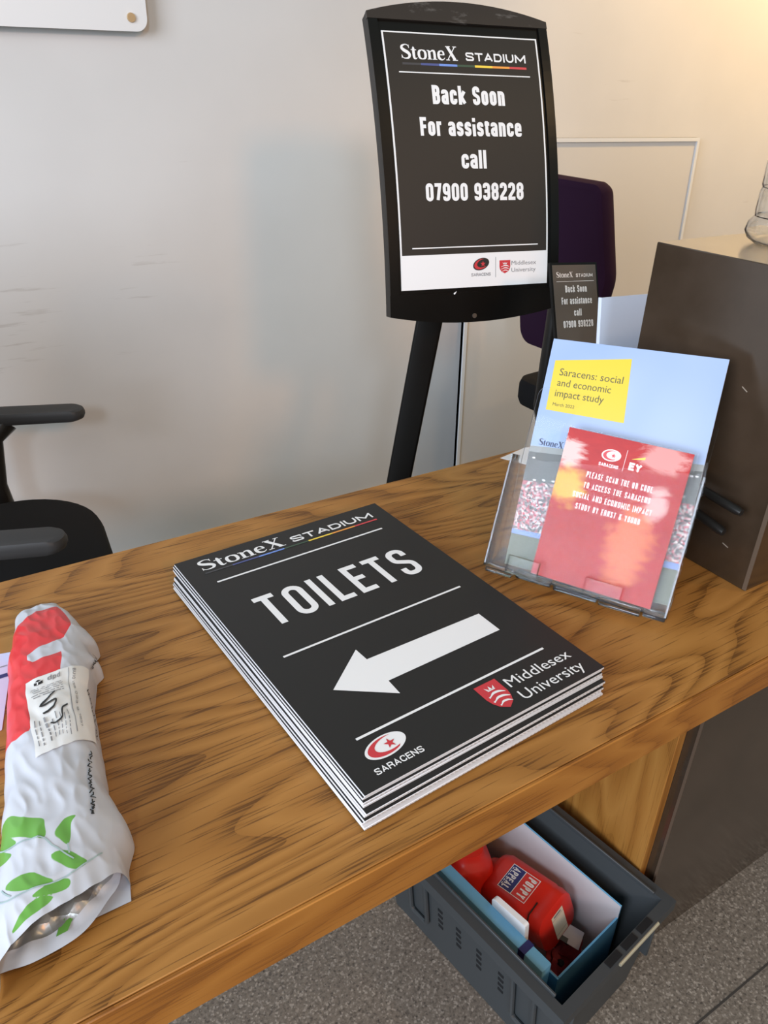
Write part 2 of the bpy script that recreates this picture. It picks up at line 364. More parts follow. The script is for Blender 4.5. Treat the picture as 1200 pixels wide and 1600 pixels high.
SERIF = {  # width, strokes of (x, y, w)
'S': (.56, [[(.50, .80, .035), (.42, .95, .05), (.27, .985, .06), (.09, .88, .12), (.07, .72, .17), (.2, .57, .19), (.38, .45, .19), (.50, .28, .17), (.44, .08, .12), (.25, .015, .06), (.1, .06, .05), (.03, .24, .035)], [(.495, .98, .03), (.495, .74, .03)], [(.03, .26, .03), (.03, .01, .03)]]),
't': (.38, [[(.17, .86, .03), (.17, .7, .15), (.17, .2, .16), (.2, .05, .13), (.29, .02, .06), (.36, .09, .03)], [(.01, .635, .05), (.34, .635, .05)]]),
'o': (.54, [['c', (.27, .655, .05), (.43, .56, .13), (.475, .33, .16), (.43, .1, .13), (.27, .01, .05), (.11, .1, .13), (.065, .33, .16), (.11, .56, .13)]]),
'n': (.60, [[(.14, .03, .155), (.14, .62, .155)], [(.0, .02, .045), (.28, .02, .045)], [(.0, .635, .045), (.14, .635, .045)], [(.2, .52, .04), (.32, .63, .08), (.43, .6, .14), (.46, .45, .155), (.46, .03, .155)], [(.32, .02, .045), (.60, .02, .045)]]),
'e': (.49, [[(.1, .37, .05), (.44, .37, .05)], [(.41, .38, .11), (.37, .57, .11), (.26, .645, .06), (.12, .55, .13), (.075, .34, .16), (.12, .11, .15), (.27, .02, .08), (.39, .07, .05), (.46, .17, .03)]]),
'X': (.74, [[(.15, .97, .18), (.57, .03, .18)], [(.60, .97, .055), (.11, .03, .055)], [(.02, .98, .045), (.32, .98, .045)], [(.48, .98, .045), (.72, .98, .045)], [(.0, .02, .045), (.24, .02, .045)], [(.42, .02, .045), (.74, .02, .045)]]),
}
def serif(s, x0, y0, width, height):
    tot = sum(SERIF[c][0] for c in s)+.035*(len(s)-1); kx = width/tot; x = x0; parts = []
    for c in s:
        w, st = SERIF[c]
        for q in st:
            closed = q[0] == 'c'; q = list(q[1:]) if closed else list(q)
            if closed: q = spline(q+[q[0]])[:-1]
            elif len(q) > 2: q = spline(q)
            parts.append(stroke([(x+p[0]*kx, y0+p[1]*height) for p in q], [p[2]*height*.62 for p in q], closed, False))
        x += (w+.035)*kx
    return merge(parts)
def plain(s, x0, y0, width, height, bold=0):
    """built-in sans face fitted to a box (height = cap height incl. ascender of the first letter row)"""
    cu = bpy.data.curves.new('t', 'FONT'); cu.body = s; cu.resolution_u = 3; cu.offset = bold
    o = bpy.data.objects.new('t', cu); me = bpy.data.meshes.new_from_object(o)
    V = [v.co.copy() for v in me.vertices]; F = [tuple(p.vertices) for p in me.polygons]
    bpy.data.objects.remove(o); bpy.data.meshes.remove(me); bpy.data.curves.remove(cu)
    xs = [v.x for v in V]; xa, xb = min(xs), max(xs); sy = height/.73
    return [Vector((x0+(v.x-xa)/(xb-xa)*width, y0+v.y*sy)) for v in V], F
def rect2(x0, y0, x1, y1): return [Vector(p) for p in ((x0, y0), (x1, y0), (x1, y1), (x0, y1))], [(0, 1, 2, 3)]
def line2(x0, x1, y, t): return rect2(x0, y-t/2, x1, y+t/2)
def poly2(P): return [Vector(p[:2]) for p in P], [tuple(range(len(P)))]
def ellipse2(cx, cy, rx, ry, rot=0, n=36):
    c, s = math.cos(rot), math.sin(rot)
    return [(cx+rx*math.cos(2*pi*k/n)*c-ry*math.sin(2*pi*k/n)*s, cy+rx*math.cos(2*pi*k/n)*s+ry*math.sin(2*pi*k/n)*c) for k in range(n)]
def star2(cx, cy, r, rot=0):
    V = [Vector((cx, cy))]+[Vector((cx+(r if k % 2 == 0 else r*.4)*math.sin(rot+k*pi/5), cy+(r if k % 2 == 0 else r*.4)*math.cos(rot+k*pi/5))) for k in range(10)]
    return V, [(0, k+1, (k+1) % 10+1) for k in range(10)]
def crescent2(cx, cy, rx, ry, rot=0, n=24):
    """lunar crescent opening to the right inside an oval"""
    O, I = [], []
    for k in range(n+1):
        a = math.radians(60)+math.radians(240)*k/n
        O.append((rx*math.cos(a), ry*math.sin(a)))
        I.append((rx*.28+rx*.86*math.cos(math.radians(68)+math.radians(224)*k/n), ry*.05+ry*.80*math.sin(math.radians(68)+math.radians(224)*k/n)))
    c, s = math.cos(rot), math.sin(rot); tr = lambda p: Vector((cx+p[0]*c-p[1]*s, cy+p[0]*s+p[1]*c))
    V = [tr(p) for p in O]+[tr(p) for p in I]
    return V, [(i, i+1, n+2+i, n+1+i) for i in range(n)]
def shield2(x0, x1, y0, y1):
    w, h = x1-x0, y1-y0; cx = (x0+x1)/2
    P = [(x0, y1), (x0, y0+h*.5), (x0+w*.06, y0+h*.32), (x0+w*.2, y0+h*.14), (cx, y0), (x1-w*.2, y0+h*.14), (x1-w*.06, y0+h*.32), (x1, y0+h*.5), (x1, y1)]
    return poly2(P)
def seax2(x0, x1, y, h):
    """curved sword of the shield"""
    P = spline([(x0, y-h*.25, h*.16), (x0+(x1-x0)*.16, y-h*.05, h*.1), (x0+(x1-x0)*.4, y+h*.28, h*.2), (x0+(x1-x0)*.72, y+h*.18, h*.2), (x1, y-h*.3, h*.05)])
    return stroke([p[:2] for p in P], [p[2] for p in P], False, False)
def crown2(cx, y, w, h):
    return merge([rect2(cx-w/2, y, cx+w/2, y+h*.2), poly2([(cx-w*.5, y+h*.25), (cx-w*.2, y+h*.25), (cx-w*.62, y+h)]), poly2([(cx-w*.2, y+h*.25), (cx+w*.2, y+h*.25), (cx, y+h*1.1)]), poly2([(cx+w*.2, y+h*.25), (cx+w*.5, y+h*.25), (cx+w*.62, y+h)])])
def put(name, vf, fn, m, parent, d=.0003):
    """place 2D artwork through fn(x, y, d) on its surface"""
    V, F = vf
    o = mesh(name, [fn(v[0], v[1], d+(v[2] if len(v) > 2 else 0)) for v in V], F, m, parent)
    return o
def prints(parent, fn, items, d=.0003):
    for name, vf, m, *dd in items: put(name, vf, fn, m, parent, d+(dd[0] if dd else 0))
def stonex_header(x0, x1, sx1, tx0, y, h, ybar, barh, wm=WHITE):
    """serif word, grotesque word and the seven coloured bar"""
    it = [('lettering', serif('StoneX', x0, y, sx1-x0, h), wm), ('lettering', cond('STADIUM', tx0, y+h*.03, x1-tx0, h*.60, .20, .18), wm)]
    n = len(BARS)
    for i, b in enumerate(BARS):
        a, c = x0+(x1-x0)*i/n, x0+(x1-x0)*(i+1)/n
        it.append(('colour_bar', rect2(a, ybar-barh/2, c, ybar+barh/2), b))
    return it
def saracens(cx, cy, rx, ry, rot, back, fore, star_m, tx0, tx1, ty, th, tm):
    return [('logo', poly2(ellipse2(cx, cy, rx, ry, rot)), back), ('logo', crescent2(cx, cy, rx*.86, ry*.84, rot), fore, .0002), ('logo', star2(cx+rx*.22, cy+ry*.02, ry*.52), star_m, .0003),
            ('lettering', cond('SARACENS', tx0, ty, tx1-tx0, th, .17, .14), tm)]
def middlesex(x0, x1, y0, y1, tx0, tx1, ty1, ty2, th, tm):
    w, h = x1-x0, y1-y0
    art = merge([crown2((x0+x1)/2, y0+h*.70, w*.34, h*.15)]+[seax2(x0+w*.16, x1-w*.10, y0+h*q, h*.17) for q in (.55, .37)]+[seax2(x0+w*.26, x1-w*.18, y0+h*.2, h*.15)])
    return [('shield', shield2(x0, x1, y0, y1), REDLOGO), ('shield_emblem', art, WHITE, .0003),
            ('lettering', plain('Middlesex', tx0, ty1, tx1-tx0, th), tm), ('lettering', plain('University', tx0, ty2, (tx1-tx0)*.985, th), tm)]
# ================================================================== the room
mesh_floor = box('floor', (1.0, .6, -.02), (8, 6, .04), TERR); structure(mesh_floor)
fj = box('trim_1', (1.5, .290, .0004), (5, .0032, .001), GROUT); structure(fj)
wb = box('wall_back', (1.0, 2.05, 1.5), (8, .1, 3.1), WALL); structure(wb)
wr = box('wall_right', (4.05, .6, 1.5), (.1, 2.9, 3.1), WALL); structure(wr)
sk = box('baseboard_back', (1.0, 1.994, .045), (8, .012, .09), mat('baseboard_paint', (.6, .59, .57), .5)); structure(sk)

# ================================================================== counter
DZ = .763; YF, YB, TH = .333, .907, .0505
def counter():
    t = empty('counter', (1.0, .62, 0))
    L = lambda x, y, z: (x-1.0, y-.62, z)
    box('worktop', L(.55, (YF+.002+YB)/2, DZ-TH/2), (3.3, YB-YF-.002, TH), OAK, t, .0006, 1)
    box('front_edge', L(.55, YF, DZ-TH/2-.0003), (3.3, .004, TH-.0012), OAKEDGE, t, .001, 1)
    # vertical oak end panel standing against the dark pedestal
    box('end_panel', L(.8155, (.4475+.87)/2, (DZ-TH)/2-.0), (.017, .87-.4475, DZ-TH-.0), OAKPAN, t, .001, 1)
    return tag(t, 'oak veneered reception counter carrying the pile of signs, parcel and leaflet holder', 'counter')
counter()
TX, TY, TYB, TZ = .8242, .428, .667, 1.151
def tower():
    # dark cabinet the counter dies into: lower body under the worktop, raised body above it
    t = empty('cabinet', (TX+.5, TY+.12, 0))
    L = lambda x, y, z: (x-TX-.5, y-TY-.12, z)
    box('lower_body', L(TX+.6, (TY+TYB)/2, (DZ-TH)/2), (1.2, TYB-TY, DZ-TH), BROWN, t, .0012, 1)
    box('raised_body', L(TX+.6, (TY+TYB)/2, (DZ+TZ)/2), (1.2, TYB-TY, TZ-DZ), BROWN, t, .0012, 1)
    box('corner_edging', L(TX-.0004, TY+.0015, (DZ+TZ)/2), (.001, .0055, TZ-DZ-.004), BROWNEDGE, t)
    box('corner_edging', L(TX-.0004, TY+.0015, (DZ-TH)/2), (.001, .0042, DZ-TH-.004), BROWNEDGE, t)
    sm = mat('laminate_scratch', (.3, .25, .2), .6)
    for (y, z, a) in ((.512, .835, .5), (.47, .81, .3), (.50, 1.01, .5)):
        box('scratch', L(TX-.0003, y, z), (.0008, .009, .001), sm, t, mtx=Matrix.Rotation(a, 3, 'X'))
    return tag(t, 'dark brown laminate cabinet rising above the counter at the right', 'cabinet')
tower()

# ------------------------------------------------------------------ stack of signs
TH_S = .0536
def sign_stack():
    cx, cy, N, th, gap = .3684, .5927, 10, .0026, .0005
    ex = Vector((math.cos(TH_S), math.sin(TH_S))); ey = Vector((-ex.y, ex.x))
    words = ['', 'second from the top', 'third from the top', 'fourth from the top', 'fifth from the top', 'fifth from the bottom', 'fourth from the bottom', 'third from the bottom', 'second from the bottom', 'lowest, lying on the oak']
    pass
    pitch = (.0311)/N
    offs = [(0, 0, 0), (-.0015, .001, 0), (-.0025, -.001, .001), (-.002, -.002, -.002), (-.004, -.0075, .003), (-.0045, -.006, .001), (-.006, -.0085, .002), (-.007, -.007, .0), (-.0075, -.010, .003), (-.0035, -.0065, -.003)]
    for i in range(N):
        du, dv, dr = offs[i]
        z = DZ+.0311-(i+1)*pitch
        t = empty('sign_board', (cx+ex.x*du+ey.x*dv, cy+ex.y*du+ey.y*dv, z), TH_S+dr)
        core = box('board', (0, 0, th/2), (.297, .42, th), CORE, t, .0004, 1)
        bm = bmesh.new()
        for k in range(59): add_box(bm, (-.1455+k*.005, -.2101, th*.5), (.0017, .0004, th*.33))
        if i in (2, 4, 5, 6, 7, 8): from_bm('board_flutes', bm, FLUTE, core)
        else: bm.free()
        flip = i in (3, 5, 8)
        box('printed_face', (0, 0, -.00013 if flip else th+.00013), (.2966 if i else .297, .4194 if i else .42, .00026), PRINT, t)
        if i == 0:
            tag(t, 'top board of the pile, black sign reading TOILETS with a white arrow', 'sign', 'pile of printed boards')
            fn = lambda x, y, d: Vector((x, y, th+.0003+d))
            it = stonex_header(-.125, .1245, -.0118, -.0005, .1765, .0225, .1700, .0028)
            it += [('rule_line', line2(-.1205, .1165, y, .0028), WHITE) for y in (.1457, -.017, -.1538)]
            it += [('lettering', cond('TOILETS', -.1035, .0332, .208, .0592, .135, .15), WHITE)]
            it += [('arrow', poly2([(-.1035, -.0870), (-.0515, -.1265), (-.0505, -.1055), (.0992, -.1050), (.0992, -.0700), (-.0505, -.0668), (-.0515, -.0475)]), WHITE)]
            it += saracens(-.1022, -.1740, .0225, .0118, .12, WHITE, REDLOGO, REDLOGO, -.1275, -.076, -.1985, .0070, WHITE)
            it += middlesex(.0125, .0400, -.2000, -.1612, .0455, .1325, -.1800, -.2005, .0138, WHITE)
            prints(t, fn, it)
        else:
            tag(t, 'white edged board in the pile of signs, '+words[i], 'sign', 'pile of printed boards')
sign_stack()

# ------------------------------------------------------------------ leaflet holder, booklet and red card
HY, HT = -1.055, .44       # heading and lean of the holder
HO = Vector((.640, .5370, DZ))
def lean_fn(o, yaw, tilt, roll=0):
    ex = Vector((math.cos(yaw), math.sin(yaw), 0)); ey = Vector((-math.sin(yaw)*math.sin(tilt), math.cos(yaw)*math.sin(tilt), math.cos(tilt)))
    c, s = math.cos(roll), math.sin(roll); a = ex*c+ey*s; b = -ex*s+ey*c; n = a.cross(b)
    return lambda x, y, d=0: Vector(o)+a*x+b*y+n*d
def holder():
    t = empty('leaflet_holder', HO, HY)
    F = lean_fn((0, 0, .0067), 0, HT)
    def plate(name, poly, d0, d1, parent=t):
        return prism(name, rounded(poly), lambda x, y: F(x, y, d0), lambda x, y: F(x, y, d1), ACRYL, parent)
    plate('back_plate', [(-.112, .0), (.108, .0), (.108, .235, .012), (-.112, .235, .012)], -.0055, -.0030)
    # front pocket with a deep rounded cut-out
    plate('front_pocket', [(-.118, -.004), (.110, -.004), (.110, .163, .012), (.102, .170, .01), (.093, .150, .02), (.089, .066, .02), (-.100, .060, .02), (-.104, .130, .02), (-.112, .142, .01), (-.118, .130, .01)], .0275, .0297)
    for x in (-.118, .108):
        top = .142 if x < 0 else .165
        plate('side_wall', [(x, -.004), (x+.0022, -.004), (x+.0022, top), (x, top)], -.005, .029)
    # small inner pocket strip that carries the card
    for x0, x1 in ((-.086, -.046), (.012, .056)):
        prism('card_pocket', [(x0, -.004), (x1, -.004), (x1, .018), (x0, .018)], lambda x, y: F(x, y, .031), lambda x, y: F(x, y, .041), ACRYL, t)
    # foot with stepped blocks along the front
    box('foot', (-.004, .018, .0022), (.228, .052, .0030), ACRYLEDGE, t, .0008, 1)
    for x, w in ((-.10, .036), (-.055, .046), (.0, .055), (.055, .05), (.096, .026)):
        box('foot_block', (x, -.013-.003*math.sin(x*40), .0052), (w, .010, .009), ACRYLEDGE, t, .001, 1)
    # easel leg behind
    bm = bmesh.new(); add_box(bm, (0, .075, .0030), (.16, .075, .0030), .0006, 1); from_bm('rear_foot', bm, ACRYL, t)
    tag(t, 'clear acrylic leaflet holder with a cut-out front pocket on the oak counter', 'leaflet holder')
holder()
def crowd_mat():
    m = mat('crowd_print', (.4, .2, .2), .35); k = NT(m)
    v = k.n('ShaderNodeTexVoronoi', i_Scale=1.0); k.l(k.coords((420, 420, 420)), v.inputs['Vector'])
    n = k.n('ShaderNodeTexNoise', i_Scale=60.0, i_Detail=3.0); k.l(k.coords((1, 1, 1)), n.inputs['Vector'])
    s = k.n('ShaderNodeSeparateColor'); k.l(v.outputs['Color'], s.inputs[0])
    a = k.ramp(s.outputs[0], [(0, (.05, .045, .045)), (.28, (.17, .15, .15)), (.42, (.45, .06, .08)), (.58, (.62, .55, .53)), (.72, (.22, .19, .19)), (.88, (.55, .10, .13)), (1, (.75, .72, .70))])
    k.l(k.mix(.25, a, n.outputs[0], 'OVERLAY'), k.b.inputs['Base Color']); return m
def sky_mat():
    m = mat('sky_print', (.55, .68, .86), .35); k = NT(m)
    n = k.n('ShaderNodeTexNoise', i_Scale=7.0, i_Detail=2.0); k.l(k.coords((1, 1, .5)), n.inputs['Vector'])
    k.l(k.ramp(n.outputs[0], [(.35, (.27, .37, .59)), (.7, (.36, .45, .62))]), k.b.inputs['Base Color']); return m
def red_card_mat():
    """printed red artwork with brushed white and yellow flashes"""
    m = mat('red_card_print', (.7, .05, .04), .34, spec=.25); k = NT(m)
    co = k.coords((1, 1, 1))
    n = k.n('ShaderNodeTexNoise', i_Scale=1.0, i_Detail=6.0, i_Roughness=.7, i_Distortion=1.2); k.l(k.coords((26, 26, 60)), n.inputs['Vector'])
    base = k.ramp(n.outputs[0], [(.3, (.36, .008, .009)), (.7, (.45, .014, .011))])
    def splash(c, r, col, base, st):
        vm = k.n('ShaderNodeVectorMath', operation='SUBTRACT'); vm.inputs[1].default_value = c; k.l(co, vm.inputs[0])
        vs = k.n('ShaderNodeVectorMath', operation='MULTIPLY'); vs.inputs[1].default_value = (1/r[0], 0, 1/r[1]); k.l(vm.outputs[0], vs.inputs[0])
        ln = k.n('ShaderNodeVectorMath', operation='LENGTH'); k.l(vs.outputs[0], ln.inputs[0])
        ad = k.n('ShaderNodeMath', operation='MULTIPLY_ADD'); ad.inputs[1].default_value = 1.9; ad.inputs[2].default_value = -.95; k.l(n.outputs[0], ad.inputs[0])
        su = k.n('ShaderNodeMath', operation='ADD'); k.l(ln.outputs['Value'], su.inputs[0]); k.l(ad.outputs[0], su.inputs[1])
        f = k.ramp(su.outputs[0], [(.55, (st,)*3), (1.15, (0, 0, 0))])
        return k.mix(f, base, col)
    c = base
    for p, r, col, st in (((-.056, 0, .146), (.024, .020), (.85, .62, .58), .75), ((.056, 0, .160), (.034, .018), (.85, .50, .46), .5), ((.060, 0, .112), (.016, .022), (.85, .62, .58), .6),
                          ((-.050, 0, .108), (.028, .024), (.80, .46, .06), .85), ((.04, 0, .062), (.03, .05), (.90, .30, .12), .5), ((-.055, 0, .200), (.03, .014), (.92, .50, .08), .8)):
        c = splash(p, r, col, c, st)
    k.l(c, k.b.inputs['Base Color']); return m
def booklet():
    o = Vector((.6455, .5335, DZ+.0095)); yaw, tilt, roll = -1.082, .455, .050
    t = empty('booklet', o, yaw)
    F = lean_fn((0, 0, 0), 0, tilt, roll); w, h = .105, .297
    prism('pages', [(-w, 0), (w, 0), (w, h), (-w, h)], lambda x, y: F(x, y, -.0002), lambda x, y: F(x, y, .0030), PAPER, t)
    fn = lambda x, y, d: F(x, y, .0031+d)
    dark = mat('stand_roof_print', (.10, .105, .10), .35); grey = mat('stand_grey_print', (.26, .27, .26), .35); pitch = mat('pitch_print', (.085, .10, .055), .35)
    yel = mat('yellow_print', (.66, .50, .015), .35); blu = mat('blue_board_print', (.16, .25, .55), .35)
    sk = .0
    it = [('sky_picture', poly2([(-w, .158), (w, .172), (w, h), (-w, h)]), sky_mat()),
          ('stand_roof', poly2([(-w, .150), (w, .164), (w, .172), (-w, .158)]), grey),
          ('stand_picture', poly2([(-w, .112), (w, .124), (w, .164), (-w, .150)]), dark),
          ('crowd_picture', poly2([(-w, .048), (w, .052), (w, .124), (-w, .112)]), crowd_mat()),
          ('banner_picture', poly2([(-w, .042), (w, .044), (w, .052), (-w, .048)]), blu),
          ('pitch_picture', poly2([(-w, 0), (w, 0), (w, .044), (-w, .042)]), pitch),
          *[('floodlight', rect2(x-.0018, y-.001, x+.0018, y+.001), WHITE, .0002) for x, y in ((-.097, .143), (-.09, .115), (-.078, .117), (-.066, .118), (.088, .156), (.094, .1565), (.100, .157), (.09, .131))],
          ('title_panel', poly2([(-.0955, .2065), (.004, .2050), (-.0035, .2835), (-.0970, .2700)]), yel, .0001)]
    gi = mat('title_ink', (.10, .085, .03), .5)
    it += [('lettering', plain('Saracens: social', -.0880, .2520, .080, .0095), gi, .0003), ('lettering', plain('and economic', -.0880, .2385, .068, .0095), gi, .0003),
           ('lettering', plain('impact study', -.0880, .2250, .062, .0095), gi, .0003), ('lettering', plain('March 2022', -.0880, .2130,   .028, .0042), gi, .0003),
           ('lettering', serif('StoneX', -.0945, .1610, .0315, .0080), mat('navy_ink', (.05, .06, .12), .5), .0003)]
    prints(t, fn, it, .0001)
    tag(t, 'booklet with a sky blue cover and yellow title panel, in the clear holder', 'booklet')
booklet()
def red_card():
    o = Vector((.6280, .5230, DZ+.0155)); yaw, tilt, roll = -1.055, .43, -.010
    t = empty('card', o, yaw)
    F = lean_fn((.010, -.0015, .001), 0, tilt, roll); w, h = .074, .188
    prism('sleeve', [(-w-.0012, -.001), (w+.005, -.001), (w+.005, h+.002), (-w-.0012, h+.002)], lambda x, y: F(x, y, -.0012), lambda x, y: F(x, y, -.0004), ACRYL, t)
    face = prism('printed_card', [(-w, 0), (w, 0), (w, h), (-w, h)], lambda x, y: F(x, y, 0), lambda x, y: F(x, y, .0008), red_card_mat(), t)
    fn = lambda x, y, d: F(x, y, .0009+d)
    wp = mat('white_card_print', (.93, .86, .86), .4)
    it = [('logo', poly2(ellipse2(-.0165, .1655, .0115, .0072, .1)), wp), ('logo', crescent2(-.0165, .1655, .0098, .0060, .1), REDLOGO, .0002), ('logo', star2(-.0138, .1655, .0034), REDLOGO, .0003),
          ('lettering', cond('SARACENS', -.0285, .1510, .0235, .0040, .16, .14), wp), ('rule_line', rect2(.0004, .150, .0008, .176), wp),
          ('lettering', cond('EY', .0065, .1535, .0150, .0092, .26, .12), wp), ('logo_beam', poly2([(.0075, .1665), (.0225, .1690), (.0225, .1722)]), mat('yellow_beam', (.93, .70, .06), .4))]
    for s, x0, x1, y in (('PLEASE SCAN THE QR CODE', -.039, .040, .1335), ('TO ACCESS THE SARACENS', -.039, .041, .1200), ('SOCIAL AND ECONOMIC IMPACT', -.049, .046, .1065), ('STUDY BY ERNST & YOUNG', -.042, .036, .0930)):
        it.append(('lettering', cond(s, x0, y, x1-x0, .0072, .125, .17), wp))
    prints(t, fn, it, .0001)
    tag(t, 'glossy red card with white lettering in front of the sky blue booklet', 'card')
red_card()

# ------------------------------------------------------------------ floor standing sign
def stand_sign():
    C = Vector((.8822, 1.1254, 1.2057)); yaw, tilt, R = -.2053, .3324, 1.3119
    ex = Vector((math.cos(yaw), math.sin(yaw), 0)); ey = Vector((-math.sin(yaw)*math.sin(tilt), math.cos(yaw)*math.sin(tilt), math.cos(tilt)))
    n = ey.cross(ex)     # away from the reader
    B = Vector((.84, 1.29, 0))
    t = empty('sign_stand', B)
    def S(u, v, d=0):
        a = v/R
        p = C+ex*u+ey*R*math.sin(a)+n*R*(1-math.cos(a)) - (n*math.cos(a)-ey*math.sin(a))*d
        return p-B
    def curved(name, W, bot, top, d0, d1, m, nu=24, nv=24, x0=None):
        us = [-W+2*W*i/nu for i in range(nu+1)] if x0 is None else [x0+(W-x0)*i/nu for i in range(nu+1)]
        V, F = [], []
        for d in (d1, d0):
            for j in range(nv+1):
                for u in us:
                    b, tp = bot(u), top(u); V.append(S(u, b+(tp-b)*j/nv, d))
        q = (nu+1)*(nv+1)
        for j in range(nv):
            for i in range(nu):
                a = j*(nu+1)+i; F.append((a, a+1, a+nu+2, a+nu+1)); F.append((q+a, q+a+nu+1, q+a+nu+2, q+a+1))
        for i in range(nu):
            F.append((q+i, q+i+1, i+1, i)); a = nv*(nu+1)+i; F.append((a, a+1, q+a+1, q+a))
        for j in range(nv):
            a = j*(nu+1); F.append((a, a+nu+1, q+a+nu+1, q+a)); a += nu; F.append((q+a, q+a+nu+1, a+nu+1, a))
        return mesh(name, V, F, m, t)
    Wd = .1640
    topf = lambda u: .2325+.0235*(1-(u/Wd)**2); botf = lambda u: -.2470-.0170*(1-(u/Wd)**2)
    curved('frame', Wd, botf, topf, -.020, -.0006, BLACKG)
    curved('top_cap', Wd+.0006, lambda u: .2212, topf, -.002, .0035, SCUFF)
    curved('bottom_cap', Wd+.0006, botf, lambda u: -.2105, -.002, .0030, BLACKG)
    for s in (-1, 1):
        curved('side_rail', s*Wd, lambda u: -.2105, lambda u: .2212, -.002, .0030, BLACKG, nu=2, x0=s*.1475)
    curved('poster_sheet', .1425, lambda u: -.2040, lambda u: .2040, -.0006, .0002, WHITE)
    curved('poster_ground', .1395, lambda u: -.1473, lambda u: .2018, .0002, .0004, PRINTG)
    fn = lambda x, y, d: S(x, y, .0005+d)
    it = stonex_header(-.1125, .1165, -.0120, .0030, .1612, .0225, .1532, .0035)
    it += [('rule_line', line2(-.120, .122, .1397, .0018), WHITE), ('rule_line', line2(-.1205, .122, -.1362, .0018), WHITE)]
    for s, x0, x1, y, h in (('Back Soon', -.0655, .0685, .0908, .0300), ('For assistance', -.0925, .0965, .0410, .0290), ('call', -.0218, .0252, -.0105, .0295), ('07900 938228', -.0908, .0945, -.0618, .0285)):
        it.append(('lettering', cond(s, x0, y, x1-x0, h, .195, .09), WHITE))
    it += saracens(.0088, -.1660, .0160, .0098, .28, INK, REDLOGO, REDLOGO, -.0105, .0275, -.1860, .0052, GREYINK)
    it += [('rule_line', rect2(.0370, -.1890, .0378, -.1550), GREYINK)]
    it += middlesex(.0450, .0665, -.1835, -.1612, .0690, .1190, -.1700, -.1818, .0075, GREYINK)
    prints(t, fn, it, .0001)
    # pin in the lower cap and a chip in the paint
    bm = bmesh.new(); add_tube(bm, [S(-.0048, -.2530, .0028), S(-.0048, -.2530, .0045)], .0042, 16); from_bm('pin', bm, METAL, t)
    put('paint_chip', poly2([(-.046, -.2125), (-.040, -.2092), (-.0425, -.2135), (-.045, -.2150)]), lambda x, y, d: S(x, y, .0032+d), WHITE, t)
    # leaning black post, socket and base
    bm = bmesh.new()
    pts = [Vector((.888, 1.19, 1.13)), Vector((.877, 1.2, .99)), Vector((.869, 1.208, .916)), Vector((.832, 1.236, .570)), Vector((.815, 1.250, .40)), Vector((.80, 1.265, .2)), Vector((.788, 1.275, .02))]
    rings = []
    sx = Vector((.80, -.60, 0)); 
    for i, p in enumerate(pts):
        dr = (pts[min(i+1, len(pts)-1)]-pts[max(i-1, 0)]).normalized(); a = (sx-dr*sx.dot(dr)).normalized(); b = dr.cross(a)
        sec = rounded([(-.0255, -.014, .005), (.0255, -.014, .005), (.0255, .014, .005), (-.0255, .014, .005)], 3)
        rings.append([bm.verts.new(p-B+a*x+b*y) for x, y in sec])
    m = len(rings[0])
    for a, b in zip(rings, rings[1:]):
        for k in range(m): bm.faces.new((a[k], a[(k+1) % m], b[(k+1) % m], b[k]))
    bm.faces.new(rings[0]); bm.faces.new(rings[-1]); bmesh.ops.recalc_face_normals(bm, faces=bm.faces)
    from_bm('post', bm, BLACKG, t, True)
    bm = bmesh.new(); add_tube(bm, [S(-.0, .0, -.018), pts[0]-B+Vector((0, 0, -.02))], .02, 14); from_bm('socket', bm, BLACKP, t, True)
    bm = bmesh.new()
    add_prism(bm, ellipse2(.80-B.x, 1.29-B.y, .19, .15, 0, 40), lambda x, y: Vector((x, y, 0)), lambda x, y: Vector((x, y, .02)))
    bmesh.ops.recalc_face_normals(bm, faces=bm.faces); from_bm('base', bm, BLACKP, t)
    tag(t, 'tall black floor stand with a curved poster reading Back Soon, behind the counter', 'sign stand')
stand_sign()

# ------------------------------------------------------------------ parcel
ST = [(.800, .030, .066, .010), (.785, .024, .074, .030), (.755, .018, .082, .040), (.715, .008, .088, .045), (.69, .003, .082, .046), (.66, -.002, .080, .047), (.62, -.010, .068, .048), (.56, -.020, .060, .049), (.50, -.032, .052, .048), (.465, -.042, .054, .046), (.43, -.05, .048, .042), (.402, -.056, .042, .031)]
def parcel_pt(u, v):
    t = min(max(v, 0), 1)*(len(ST)-1); i = min(int(t), len(ST)-2); f = t-i; f = f*f*(3-2*f)*.4+f*.6
    y, xl, xr, h = [a*(1-f)+b*f for a, b in zip(ST[i], ST[i+1])]
    th = pi*(1-u); c, s = math.cos(th), math.sin(th)
    x = (xl+xr)/2+(xr-xl)/2*math.copysign(abs(c)**.75, c); z = .764+h*abs(s)**.55
    y -= .05*max(0, .8-u)*v**3
    p = Vector((x, y, z))
    k = min(1, s*2.5)
    q = Vector((x*38+y*9, y*16-x*12, 3.1)); w = noise.noise(q)*.6+(.5-abs(noise.noise(q*2.3)))*.55
    p.z += w*.0042*k; p.x += noise.noise(Vector((y*45, u*5, 8)))*.0022*(1-k*.4)
    # the folded seam stands out in three places on the right flank
    e = max(0, (u-.72)/.28)
    for v0, du, wv in ((.315, .008, .028), (.43, .008, .022), (.86, .0065, .035)): p.x += du*e*math.exp(-((v-v0)/wv)**2)
    return p
def parcel_fn(o):
    def fn(u, v, d=0):
        p = parcel_pt(u, v)
        if d:
            a = parcel_pt(min(u+.01, 1), v)-parcel_pt(max(u-.01, 0), v); b = parcel_pt(u, min(v+.006, 1))-parcel_pt(u, max(v-.006, 0))
            n = a.cross(b); n = n.normalized() if n.length > 0 else Vector((0, 0, 1))
            if n.z < 0: n = -n
            p = p+n*d
        return p-o
    return fn
